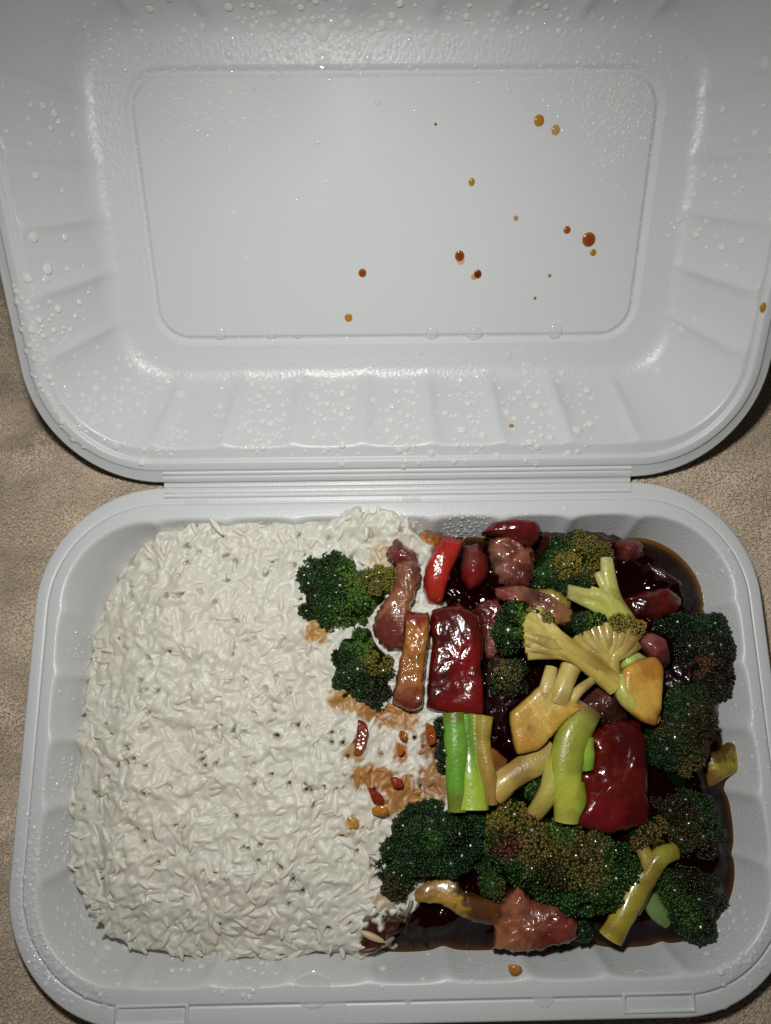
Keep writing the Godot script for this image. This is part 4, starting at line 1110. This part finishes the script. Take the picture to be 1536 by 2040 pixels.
	head(f, PackedVector2Array([Vector2(85.0,47.7),Vector2(92.4,44.9),Vector2(99.2,45.0),Vector2(102.9,44.1),Vector2(107.0,45.4),Vector2(108.4,50.0),Vector2(110.7,56.5),Vector2(109.8,64.6),Vector2(105.8,70.8),Vector2(99.2,72.0),Vector2(93.7,64.4),Vector2(88.8,55.8)]), -7.0, 5.5, 0.0, [[Vector3(94.1,-3.0,57.5), 8.0, GLAZE * 0.8, 0.75], [Vector3(104.7,-3.0,64.0), 9.0, GLAZE * 1.3, 0.8], [Vector3(96.1,-3.0,54.4), 3.0, Color(0.05, 0.045, 0.012), 0.6], [Vector3(88.3,-3.0,51.0), 7.0, DARK * 0.5, 0.7], [Vector3(96.9,-3.0,61.6), 3.5, Color(0.16, 0.06, 0.03), 0.6]])
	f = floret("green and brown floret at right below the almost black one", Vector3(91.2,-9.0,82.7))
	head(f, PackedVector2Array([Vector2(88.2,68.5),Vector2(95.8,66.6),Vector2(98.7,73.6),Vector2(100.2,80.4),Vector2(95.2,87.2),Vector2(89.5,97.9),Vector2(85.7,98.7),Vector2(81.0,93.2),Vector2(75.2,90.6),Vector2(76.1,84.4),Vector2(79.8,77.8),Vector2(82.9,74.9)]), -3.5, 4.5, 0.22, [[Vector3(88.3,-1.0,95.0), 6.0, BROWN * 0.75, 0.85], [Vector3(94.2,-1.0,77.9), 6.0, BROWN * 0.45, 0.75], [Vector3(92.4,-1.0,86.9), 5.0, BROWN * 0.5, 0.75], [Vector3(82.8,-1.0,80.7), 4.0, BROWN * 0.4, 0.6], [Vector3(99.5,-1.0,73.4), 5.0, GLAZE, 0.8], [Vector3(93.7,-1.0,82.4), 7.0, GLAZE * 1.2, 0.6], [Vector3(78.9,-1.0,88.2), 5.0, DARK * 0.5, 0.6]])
	f = stalk("olive yellow stalk end at the right wall", Vector3(105.1,-10.0,93.0))
	flesh(f, PackedVector2Array([Vector2(96.9,89.9),Vector2(102.5,88.3),Vector2(108.6,83.5),Vector2(109.2,91.8),Vector2(108.1,95.1),Vector2(103.4,96.8),Vector2(97.3,99.7)]), -7.5, 7.0, Color(0.3, 0.235, 0.025), [[Vector3(101.2,-5.0,87.3), 5.0, GLAZE * 1.5, 0.7], [Vector3(97.5,-5.0,97.7), 4.0, Color(0.16, 0.07, 0.02), 0.7]], {"square": 0.6})
	f = floret("dark floret with brown side buds and an olive stalk at lower right", Vector3(92.4,-10.0,111.6))
	head(f, PackedVector2Array([Vector2(78.8,102.6),Vector2(88.2,100.1),Vector2(96.5,102.3),Vector2(99.1,108.4),Vector2(98.0,116.7),Vector2(92.6,119.6),Vector2(87.4,119.2),Vector2(82.7,116.3),Vector2(79.1,109.0)]), -6.5, 4.5, 0.12, [[Vector3(85.6,-4.0,109.1), 6.5, BROWN * 0.4, 0.8], [Vector3(87.9,-4.0,116.4), 5.0, BROWN * 0.45, 0.8], [Vector3(96.3,-4.0,110.8), 4.0, GREEN, 0.5], [Vector3(83.0,-4.0,104.0), 6.0, GLAZE, 0.7], [Vector3(93.9,-4.0,117.9), 6.0, GLAZE, 0.7]])
	head(f, PackedVector2Array([Vector2(69.3,110.2),Vector2(76.1,107.7),Vector2(80.6,108.9),Vector2(80.1,114.1),Vector2(74.6,116.0),Vector2(69.4,115.9)]), -4.5, 2.5, 0.4, [[Vector3(74.9,-3.0,111.7), 9.0, BROWN * 0.95, 0.9]], 0.5)
	limb(f, [Vector3(82.8,-5.0,117.2), Vector3(77.6,-4.0,118.8), Vector3(73.4,-4.5,124.0), Vector3(67.7,-6.0,133.3)], [2.6, 3.0, 3.2, 3.4], [Color(0.3, 0.22, 0.04), Color(0.4, 0.38, 0.05), Color(0.38, 0.36, 0.05), Color(0.36, 0.26, 0.05)])
	limb(f, [Vector3(72.4,-4.5,115.9), Vector3(73.7,-4.0,119.3), Vector3(73.8,-4.5,123.6)], [2.2, 2.4, 2.8], [Color(0.34, 0.22, 0.05), Color(0.42, 0.33, 0.06), Color(0.38, 0.35, 0.05)], 0.8, 0.08, "branch")
	f = floret("dark green floret with a pale stalk in the front right corner", Vector3(89.9,-12.0,133.7))
	head(f, PackedVector2Array([Vector2(77.5,123.5),Vector2(84.1,121.0),Vector2(92.6,123.0),Vector2(98.1,127.1),Vector2(98.4,132.0),Vector2(94.6,137.2),Vector2(90.3,142.7),Vector2(83.4,142.1),Vector2(83.0,138.2),Vector2(78.1,135.6),Vector2(74.8,132.4),Vector2(74.7,128.8)]), -8.0, 4.5, 0.25, [[Vector3(81.4,-5.0,130.5), 5.0, GREEN * 1.8, 0.6], [Vector3(86.1,-5.0,135.5), 4.0, LIGHT * 0.7, 0.6], [Vector3(94.3,-5.0,130.8), 8.0, GLAZE * 0.7, 0.75], [Vector3(85.9,-5.0,124.3), 6.0, GLAZE * 0.8, 0.7]], 0.48)
	limb(f, [Vector3(80.2,-10.0,137.6), Vector3(76.3,-9.0,134.2), Vector3(74.5,-9.0,129.2)], [2.6, 3.0, 2.6], [Color(0.14, 0.22, 0.06), Color(0.2, 0.3, 0.09), Color(0.16, 0.24, 0.07)])
	f = floret("small dark floret tip between the pork chunk and the olive stalk", Vector3(55.0,-9.0,140.1))
	head(f, PackedVector2Array([Vector2(51.3,136.4),Vector2(56.3,134.8),Vector2(56.7,140.1),Vector2(53.0,142.4),Vector2(49.7,141.5)]), -5.0, 2.5, 0.08, [])
	f = floret("sauce-covered floret left of the golden branches", Vector3(34.9,-9.0,64.3))
	head(f, PackedVector2Array([Vector2(31.0,58.5),Vector2(37.2,57.9),Vector2(40.5,62.3),Vector2(39.1,70.1),Vector2(33.5,72.3),Vector2(28.9,67.9),Vector2(28.9,61.6)]), -5.0, 3.5, 0.1, [[Vector3(33.7,-3.0,63.7), 5.0, Color(0.14, 0.11, 0.03), 0.7], [Vector3(36.5,-3.0,70.0), 5.0, GLAZE, 0.7]])
	f = floret("thin dark floret edge peeking out left of the bright green stalk", Vector3(12.5,-9.0,84.5))
	head(f, PackedVector2Array([Vector2(10.4,76.9),Vector2(13.6,75.7),Vector2(15.3,82.7),Vector2(14.9,93.2),Vector2(11.8,92.8),Vector2(10.4,85.6)]), -4.5, 2.5, 0.08, [])
	f = floret("small dark floret deep between the golden and lime stalks", Vector3(40.0,-10.0,100.3))
	head(f, PackedVector2Array([Vector2(35.1,96.4),Vector2(40.5,94.4),Vector2(44.9,94.8),Vector2(42.9,101.2),Vector2(39.3,103.8),Vector2(35.7,101.4)]), -6.5, 3.0, 0.15, [[Vector3(37.7,-5.0,97.5), 2.5, LIGHT, 0.6]])


# ------------------------------------------------------------------ drips and splashes
func dome_shape(r: float, high: float, sides := 14) -> Geo:
	var g := Geo.new()
	var rows := [[1.0, -0.12], [1.0, 0.0], [0.985, 0.3], [0.89, 0.58], [0.68, 0.82], [0.36, 0.96]]
	for q in rows:
		for s in sides:
			var a := TAU * s / sides
			g.add(Vector3(cos(a) * r * q[0], high * q[1], sin(a) * r * q[0]), Color.WHITE)
	for k in rows.size() - 1:
		g.strip(k * sides, (k + 1) * sides, sides, true, true)
	var top := g.add(Vector3(0, high, 0), Color.WHITE)
	var low := g.add(Vector3(0, high * -0.12, 0), Color.WHITE)
	var last := (rows.size() - 1) * sides
	for s in sides:
		g.tri(top, last + (s + 1) % sides, last + s)
		g.tri(low, s, (s + 1) % sides)
	return g


func build_sauce_marks() -> void:
	var n_lid := Vector3(0, cos(THETA), sin(THETA))
	var basis_lid := Basis(Vector3(1, 0, 0), Vector3(0, cos(THETA), sin(THETA)), Vector3(0, -sin(THETA), cos(THETA)))
	var amber := Color(0.42, 0.2, 0.03)
	var rust := Color(0.24, 0.055, 0.012)
	var dark := Color(0.1, 0.02, 0.006)
	var on_panel := [
		[[Vector2(43.9,108.4)], 1.6, amber, "largest amber sauce drop near the top of the lid panel"], [[Vector2(49.2,105.8)], 1.3, Color(0.5, 0.3, 0.14), "faint tan sauce drop right of the largest amber drop"],
		[[Vector2(24.0,91.2)], 1.0, amber, "lone amber sauce drop in the middle of the lid panel"], [[Vector2(38.7,80.4)], 0.8, Color(0.45, 0.28, 0.1), "tiny tan sauce drop between the middle and the rust group"],
		[[Vector2(55.6,76.7)], 1.2, rust * 1.3, "small rust sauce drop left of the biggest rust drop"], [[Vector2(63.0,73.7)], 2.2, rust, "biggest rust sauce drop on the lid panel's right"],
		[[Vector2(64.9,69.6)], 1.05, amber * 0.9, "small amber sauce drop just below the biggest rust drop"], [[Vector2(21.0,68.9)], 1.6, rust * 0.9, "rust sauce drop with a pale smear above the dark drop"],
		[[Vector2(27.2,63.1)], 1.35, dark * 1.3, "dark sauce drop with a tan tail low on the lid panel"], [[Vector2(-11.0,63.8)], 1.35, rust * 1.1, "rust sauce drop left of centre on the lid panel"],
		[[Vector2(-16.0,49.2)], 1.35, amber * 1.1, "amber sauce drop at the panel's lower edge left of centre"], [[Vector2(51.2,62.4)], 0.6, amber * 0.9, "speck of amber sauce right of the dark drop"],
		[[Vector2(46.9,55.1)], 0.5, rust * 1.4, "speck of brown sauce low on the right of the panel"], [[Vector2(12.2,107.6)], 0.4, dark, "dark speck high on the lid panel"], [[Vector2(111.2,56.9)], 1.3, amber * 1.1, "amber sauce drop on the lid's right wall"], [[Vector2(38.0,17.0)], 0.9, amber, "tan sauce drop on the lid's lower wall near the hinge"]]
	for s in on_panel:
		var q: Vector2 = s[0][0]
		var hh := lid_height(q.x, q.y)
		var p := in_lid(Vector3(q.x, hh, q.y))
		var g := dome_shape(s[1], s[1] * 0.32)
		var squash := Basis.from_scale(Vector3(1.0, 1.0, rng.randf_range(1.0, 1.25)))
		for i in g.v.size():
			var rim := Vector2(g.v[i].x, g.v[i].z).length() / float(s[1])
			g.c[i] = (s[2] as Color).lerp(amber * 1.1, smoothstep(0.6, 1.0, rim) * 0.6)
			g.v[i] = p + basis_lid * (squash * g.v[i])
		single("sauce_drop", g, M.sauce, p, s[3], "sauce drop", "sauce drops splashed on the lid")
	for s in [[[Vector2(21.4,67.3)], 1.3, 0.9, Color(0.62, 0.42, 0.3), "pale pink smear below the rust sauce drop"], [[Vector2(26.0,62.2)], 1.0, 0.7, Color(0.55, 0.33, 0.12), "tan tail beside the dark sauce drop"]]:
		var q: Vector2 = s[0][0]
		var p := in_lid(Vector3(q.x, lid_height(q.x, q.y), q.y))
		var g := dome_shape(s[1], 0.12)
		for i in g.v.size():
			g.c[i] = s[3]
			g.v[i] = p + basis_lid * g.v[i]
		single("sauce_smear", g, M.sauce, p, s[4], "sauce smear")
	# drips on the rice
	for s in [[PackedVector2Array([Vector2(-0.8,80.1),Vector2(1.3,81.2),Vector2(0.7,83.1),Vector2(-1.2,82.3)]), 0.8, Color(0.4, 0.11, 0.02), "orange sauce drip on the stained rice near the back"], [PackedVector2Array([Vector2(-10.8,96.7),Vector2(-7.8,98.2),Vector2(-6.1,100.2),Vector2(-7.5,101.9),Vector2(-9.8,100.5)]), 0.4, Color(0.22, 0.03, 0.012), "dark red sauce drip on the front of the stained rice"], [PackedVector2Array([Vector2(-4.2,93.7),Vector2(-0.8,94.5),Vector2(-0.5,96.8),Vector2(-3.3,96.5)]), 0.6, Color(0.24, 0.04, 0.016), "dark red sauce blob right of the drip on the rice"],
		[PackedVector2Array([Vector2(-9.8,102.5),Vector2(-5.8,102.0),Vector2(-4.7,104.0),Vector2(-6.5,105.1),Vector2(-9.5,104.5)]), 0.2, Color(0.42, 0.17, 0.025), "amber sauce drip lowest on the stained rice"], [PackedVector2Array([Vector2(-31.1,46.8),Vector2(-29.5,47.2),Vector2(-29.8,49.1),Vector2(-31.1,48.9)]), -0.2, Color(0.42, 0.18, 0.03), "amber sauce drip under the upper left floret"], [PackedVector2Array([Vector2(-1.4,83.8),Vector2(0.3,85.6),Vector2(-0.7,87.4),Vector2(-1.9,86.2)]), 0.6, Color(0.42, 0.13, 0.02), "small orange sauce drip in the middle of the stained rice"], [PackedVector2Array([Vector2(-17.2,105.2),Vector2(-14.4,105.6),Vector2(-14.5,108.1),Vector2(-16.9,108.1)]), 0.0, Color(0.5, 0.28, 0.07), "pale amber sauce drip on clean rice at the front"],
		[PackedVector2Array([Vector2(29.4,146.2),Vector2(33.0,146.6),Vector2(32.3,148.4),Vector2(30.5,148.9),Vector2(29.4,148.1)]), 0.7, Color(0.4, 0.17, 0.03), "orange sauce drip on the tray's front rim"], [PackedVector2Array([Vector2(7.1,78.0),Vector2(9.9,79.8),Vector2(10.0,83.7),Vector2(8.1,84.6),Vector2(7.0,81.7)]), 0.7, Color(0.3, 0.07, 0.02), "brown sauce drip on the rice left of the green stalk"]]:
		piece("sauce_drip", s[3], "sauce drip", s[0], s[1], 1.2, s[2], M.sauce, [], {"n": 40, "wave": 0.25, "square": 0.9, "rag": 0.1, "freq": 0.2}, "sauce drips on rice and rim")


# ------------------------------------------------------------------ condensation
var lid_rings := []
var tray_rings := []


func inside_loop(r: Array, x: float, z: float) -> float:   # signed distance to a rounded rectangle, negative inside
	var c := Vector2(x, z - (r[1] + r[2]) * 0.5).abs() - Vector2(r[0] - r[3], (r[2] - r[1]) * 0.5 - r[3])
	return c.max(Vector2.ZERO).length() + minf(maxf(c.x, c.y), 0.0) - r[3]


func wall_height(rows: Array, x: float, z: float) -> float:
	var before: Array = []
	var db := 0.0
	for r in rows:
		var q: Array = r.duplicate()
		q[0] += 0.75 * r[5]
		q[1] -= 0.75 * r[5]
		q[2] += 0.75 * r[5]
		var d := inside_loop(q, x, z)
		if d <= 0.0:
			if before.is_empty():
				return r[4]
			return lerpf(before[4], r[4], db / maxf(db - d, 1e-6))
		before = r
		db = d
	return before[4]


func lid_height(x: float, s: float) -> float:
	if inside_loop(LID_PANEL[-1], x, s) <= 0.0:
		return wall_height(LID_PANEL, x, s)
	if inside_loop(LID_WALL[-1], x, s) <= 1.0:
		return wall_height(LID_WALL, x, s)
	return wall_height(LID_RIM, x, s)


func tray_height(x: float, z: float) -> float:
	if inside_loop(TRAY_WALL[-1], x, z) <= 1.0:
		return wall_height(TRAY_WALL, x, z)
	return wall_height(TRAY_RIM, x, z)


func build_water() -> void:
	# place (x, along), spread, how many, radius from..to, on the lid?, what it says
	var drops := []
	var add_cluster := func(list: Array, c: Vector2, spread: Vector2, n: int, r0: float, r1: float, lid: bool, says: String) -> void:
		for i in n:
			for attempt in 12:
				var k := pow(rng.randf(), 1.5)
				var r := lerpf(r0, r1, k)
				var p := c + Vector2(rng.randfn(0, 0.5) * spread.x, rng.randfn(0, 0.5) * spread.y)
				var free := true
				for d in list:
					if d[2] == lid and (d[0] as Vector2).distance_to(p) < (r + float(d[1])) * 0.95:
						free = false
						break
				if free:
					list.append([p, r, lid, says])
					break
	for c in [[[Vector2(-107.1,78.5)], 1.7], [[Vector2(-105.7,69.0)], 1.8], [[Vector2(-106.4,59.6)], 0.9], [[Vector2(-108.9,54.9)], 1.0], [[Vector2(-87.1,112.0)], 1.3], [[Vector2(-99.5,110.9)], 1.1], [[Vector2(-99.6,138.0)], 1.2]]:
		drops.append([c[0][0], c[1], true, "water drop on the lid's left wall"])
	for c in [[[Vector2(-98.9,30.3)], 1.5], [[Vector2(-100.6,25.0)], 1.5], [[Vector2(-91.0,30.2)], 1.2], [[Vector2(-74.3,25.0)], 2.2]]:
		drops.append([c[0][0], c[1], true, "water drop in the lid's lower left corner"])
	for c in [[[Vector2(-43.6,22.1)], 1.0], [[Vector2(21.3,16.4)], 1.6], [[Vector2(28.1,15.3)], 1.5], [[Vector2(47.4,21.7)], 1.5], [[Vector2(50.6,14.6)], 1.3], [[Vector2(66.0,25.0)], 1.4], [[Vector2(59.7,16.1)], 1.9], [[Vector2(16.3,20.2)], 1.2], [[Vector2(55.6,24.6)], 1.0], [[Vector2(56.8,19.6)], 1.0]]:
		drops.append([c[0][0], c[1], true, "water drop on the lid's lower wall near the hinge"])
	for c in [[[Vector2(103.0,122.3)], 2.0], [[Vector2(106.8,100.5)], 1.7], [[Vector2(101.7,98.3)], 1.1], [[Vector2(99.6,95.6)], 0.9], [[Vector2(97.8,79.8)], 1.3], [[Vector2(99.0,85.0)], 0.9], [[Vector2(96.2,75.3)], 1.1], [[Vector2(96.3,45.1)], 1.5], [[Vector2(90.1,31.0)], 1.2], [[Vector2(94.3,87.1)], 0.9]]:
		drops.append([c[0][0], c[1], true, "water drop on the lid's right wall"])
	for c in [[[Vector2(-59.6,44.5)], 2.0], [[Vector2(-42.5,44.0)], 1.6], [[Vector2(-33.5,43.6)], 1.3], [[Vector2(12.3,44.0)], 2.3], [[Vector2(26.9,43.7)], 2.5], [[Vector2(54.5,44.3)], 2.6]]:
		drops.append([c[0][0], c[1], true, "water drop sitting on the bead below the lid panel"])
	for c in [[[Vector2(-51.6,82.4)], 0.9], [[Vector2(-24.0,103.0)], 0.9], [[Vector2(-48.5,68.9)], 0.6], [[Vector2(-21.8,91.5)], 0.6], [[Vector2(-5.4,113.7)], 1.1], [[Vector2(-49.7,116.3)], 0.8]]:
		drops.append([c[0][0], c[1], true, "small water drop on the flat of the lid panel"])
	for c in [[[Vector2(-21.3,131.5)], 2.0], [[Vector2(-21.6,125.1)], 2.4], [[Vector2(-8.2,125.2)], 1.5], [[Vector2(-31.0,126.3)], 1.5], [[Vector2(-34.2,122.2)], 1.2], [[Vector2(-19.7,119.8)], 1.0], [[Vector2(-49.1,126.3)], 1.4], [[Vector2(-54.1,123.8)], 1.3], [[Vector2(-14.1,133.6)], 1.3], [[Vector2(-32.4,133.1)], 1.2], [[Vector2(-69.6,137.2)], 1.2], [[Vector2(-47.3,137.5)], 1.3]]:
		drops.append([c[0][0], c[1], true, "water drop above the panel on the lid's far side"])
	for q in [[[Vector2(-108.0,59.6)], 9, 14, 26, "water drop on the lid's left wall", 1.0], [[Vector2(-107.0,43.6)], 8, 12, 34, "water drop on the lid's left wall", 1.0], [[Vector2(-102.7,109.0)], 8, 16, 14, "water drop on the lid's left wall", 0.9], [[Vector2(-92.2,25.4)], 15, 12, 60, "water drop in the lid's lower left corner", 1.15], [[Vector2(-75.4,16.2)], 4, 5, 14, "water drop in the lid's lower left corner", 0.8],
			[[Vector2(-47.3,20.3)], 11, 9, 44, "water drop on the lid's lower wall near the hinge", 1.05], [[Vector2(-19.5,21.4)], 15, 10, 50, "water drop on the lid's lower wall near the hinge", 1.1], [[Vector2(4.8,20.0)], 6, 11, 30, "water drop on the lid's lower wall near the hinge", 1.1], [[Vector2(26.7,20.8)], 15, 10, 44, "water drop on the lid's lower wall near the hinge", 1.15], [[Vector2(52.1,20.9)], 15, 11, 40, "water drop on the lid's lower wall near the hinge", 1.1],
			[[Vector2(99.8,83.2)], 10, 26, 26, "water drop on the lid's right wall", 0.9], [[Vector2(-27.2,130.5)], 36, 10, 110, "water drop above the panel on the lid's far side", 1.0], [[Vector2(57.6,120.1)], 26, 12, 70, "water drop above the panel on the lid's far side", 0.55], [[Vector2(-55.6,114.3)], 22, 12, 70, "", 0.5], [[Vector2(69.1,111.0)], 12, 16, 90, "", 0.55], [[Vector2(-84.6,125.6)], 22, 14, 40, "", 0.6], [[Vector2(17.4,100.2)], 60, 40, 60, "", 0.3], [[Vector2(29.9,133.7)], 40, 8, 40, "water drop above the panel on the lid's far side", 0.8]]:
		add_cluster.call(drops, q[0][0], Vector2(q[1], q[2]), int(q[3] * 1.6), minf(0.46, q[5] * 0.7), q[5] * 1.25, true, q[4])
	var bead: Array = LID_PANEL[5]
	for i in 150:      # fine beads of water along the line round the lid panel
		var t := rng.randf()
		var p := Vector2(lerpf(-74, 74, t), bead[2] if rng.randf() < 0.45 else bead[1])
		if rng.randf() < 0.35:
			p = Vector2(bead[0] * (1 if rng.randf() < 0.6 else -1), lerpf(52, 112, t))
		drops.append([p + Vector2(rng.randf_range(-0.5, 0.5), rng.randf_range(-0.5, 0.5)), rng.randf_range(0.2, 0.5), true, ""])
	for q in [[PackedVector2Array([Vector2(-108.0,129.2)]), 9, 24, 190, "water drop on the tray's left wall", 0.75], [PackedVector2Array([Vector2(-95.5,143.8)]), 20, 9, 70, "water drop in the tray's front left corner", 1.2], [PackedVector2Array([Vector2(-102.7,137.6)]), 9, 12, 90, "water drop in the tray's front left corner", 0.85], [PackedVector2Array([Vector2(-108.4,106.3)]), 7, 16, 40, "water drop on the tray's left wall", 0.6], [PackedVector2Array([Vector2(-103.3,93.1)]), 5, 6, 40, "water drop on the tray's left wall", 0.6], [PackedVector2Array([Vector2(-103.6,59.1)]), 5, 16, 46, "water drop on the tray's left wall", 0.5],
			[PackedVector2Array([Vector2(-65.8,145.2)]), 16, 6, 26, "water drop on the tray's front wall", 0.95], [PackedVector2Array([Vector2(-47.9,147.5)]), 10, 4, 24, "water drop on the tray's front wall", 0.8], [PackedVector2Array([Vector2(-10.7,146.2)]), 6, 5, 10, "water drop on the tray's front wall", 1.1], [PackedVector2Array([Vector2(13.2,147.3)]), 16, 5, 9, "water drop on the tray's front wall", 0.7], [PackedVector2Array([Vector2(100.6,140.0)]), 10, 10, 50, "water drop in the tray's front right corner", 0.8], [PackedVector2Array([Vector2(90.7,146.0)]), 10, 5, 26, "water drop in the tray's front right corner", 1.3],
			[PackedVector2Array([Vector2(20.5,14.5)]), 18, 4, 120, "water drop on the tray's back wall", 0.6], [PackedVector2Array([Vector2(-39.5,15.1)]), 22, 3, 50, "", 0.4], [PackedVector2Array([Vector2(105.7,32.7)]), 5, 9, 34, "water drop on the tray's right wall", 0.8], [PackedVector2Array([Vector2(109.4,89.0)]), 5, 20, 24, "water drop on the tray's right wall", 0.5]]:
		add_cluster.call(drops, q[0][0], Vector2(q[1], q[2]), int(q[3] * 1.2), 0.3, q[5] * 1.15, false, q[4])
	for q in [[PackedVector2Array([Vector2(4.4,5.5)]), 3.4], [PackedVector2Array([Vector2(56.2,9.3)]), 1.3], [PackedVector2Array([Vector2(43.0,10.9)]), 1.3], [PackedVector2Array([Vector2(67.2,150.0)]), 2.0], [PackedVector2Array([Vector2(74.1,149.7)]), 1.6], [PackedVector2Array([Vector2(38.8,154.4)]), 3.0], [PackedVector2Array([Vector2(48.4,155.2)]), 3.8], [PackedVector2Array([Vector2(-27.7,151.4)]), 5.0], [PackedVector2Array([Vector2(-21.9,156.4)]), 4.2], [PackedVector2Array([Vector2(-91.7,143.7)]), 1.5], [PackedVector2Array([Vector2(-67.4,5.1)]), 4.0], [PackedVector2Array([Vector2(-95.4,148.8)]), 1.6], [PackedVector2Array([Vector2(-0.4,154.4)]), 1.2], [PackedVector2Array([Vector2(-110.0,133.6)]), 1.2], [PackedVector2Array([Vector2(-111.2,71.8)]), 1.2], [PackedVector2Array([Vector2(90.4,156.7)]), 2.2], [PackedVector2Array([Vector2(36.1,150.8)]), 1.0], [PackedVector2Array([Vector2(-43.9,150.6)]), 1.0]]:
		drops.append([q[0][0], q[1], false, "flat water drop on the tray's rim"])
	var dome := mesh_of(dome_shape(1.0, 0.6))
	var low := mesh_of(dome_shape(1.0, 0.09))
	var rest := []
	var singles := 0
	drops.sort_custom(func(a, b): return a[1] > b[1])
	for d in drops:
		var p2: Vector2 = d[0]
		var r: float = d[1]
		var flat: bool = (d[3] as String).begins_with("flat")
		var on_flat: bool = d[2] and inside_loop(LID_WALL[1], p2.x, p2.y) < 0.0
		var e := 0.6
		var b: Basis
		var p: Vector3
		if d[2]:
			if inside_loop(LID_RIM[-1], p2.x, p2.y) > -2.5:
				continue
			var h := lid_height(p2.x, p2.y)
			var hx := lid_height(p2.x + e, p2.y) - lid_height(p2.x - e, p2.y)
			var hz := lid_height(p2.x, p2.y + e) - lid_height(p2.x, p2.y - e)
			var n := (in_lid(Vector3(-hx / (2 * e), 1.0, -hz / (2 * e)))).normalized()
			p = in_lid(Vector3(p2.x, h, p2.y))
			b = frame(n)
		else:
			if inside_loop(TRAY_RIM[-1], p2.x, p2.y) > -1.0:
				continue
			var h := tray_height(p2.x, p2.y)
			if h < -17.0:
				continue
			var hx := tray_height(p2.x + e, p2.y) - tray_height(p2.x - e, p2.y)
			var hz := tray_height(p2.x, p2.y + e) - tray_height(p2.x, p2.y - e)
			p = Vector3(p2.x, h, p2.y)
			b = frame(Vector3(-hx / (2 * e), 1.0, -hz / (2 * e)).normalized()) if not flat else Basis.IDENTITY
		b = b * Basis(Vector3.UP, rng.randf() * TAU) * Basis.from_scale(Vector3(r, r, r * rng.randf_range(0.88, 1.15)))
		var xf := Transform3D(b, mm(p))
		if r >= 0.8 and d[3] != "" and singles < 290:
			singles += 1
			var o := MeshInstance3D.new()
			o.name = numbered("water_drop")
			o.mesh = low if flat else dome
			o.material_override = M.water_thin if flat or on_flat else M.water
			o.transform = xf
			add_child(o, true)
			tag(o, ("large " if r > 1.5 else "medium clear " if r > 1.05 else "small clear ") + drop_place(d[3], p2), "water drop", d[3].replace("drop", "drops"))
		else:
			rest.append(xf)
	var mmesh := MultiMesh.new()
	mmesh.transform_format = MultiMesh.TRANSFORM_3D
	mmesh.mesh = dome
	mmesh.instance_count = rest.size()
	for i in rest.size():
		mmesh.set_instance_transform(i, rest[i])
	var o := MultiMeshInstance3D.new()
	o.name = "condensation"
	o.multimesh = mmesh
	o.material_override = M.water
	add_child(o, true)
	tag(o, "fine beads of condensation on the container's walls and lid", "condensation", "", "stuff")


func drop_place(says: String, p: Vector2) -> String:      # which flute of the wall, which stretch of the rim
	var nth := ["first", "second", "third", "fourth", "fifth", "sixth", "seventh"]
	if says.ends_with("near the hinge"):
		return says.replace("wall near the hinge", "wall, %s flute from the left" % nth[clampi(int((p.x + 81.0) / 23.2), 0, 6)])
	if says.ends_with("lid's left wall") or says.ends_with("lid's right wall"):
		return says + ", %s flute up from the hinge" % nth[clampi(int((p.y - 42.0) / 20.0), 0, 3)]
	if says.ends_with("far side"):
		return says + " near the " + ("left" if p.x < -45 else "right" if p.x > 45 else "middle")
	if says.begins_with("flat"):
		return says.replace("rim", "back rim" if p.y < 25 else "front rim" if p.y > 140 else "side rim") + (" at left" if p.x < -40 else " at right" if p.x > 40 else " in the middle")
	return says


func frame(n: Vector3) -> Basis:
	var x := Vector3.RIGHT if absf(n.x) < 0.9 else Vector3.BACK
	var z := x.cross(n).normalized()
	return Basis(n.cross(z).normalized(), n, z)
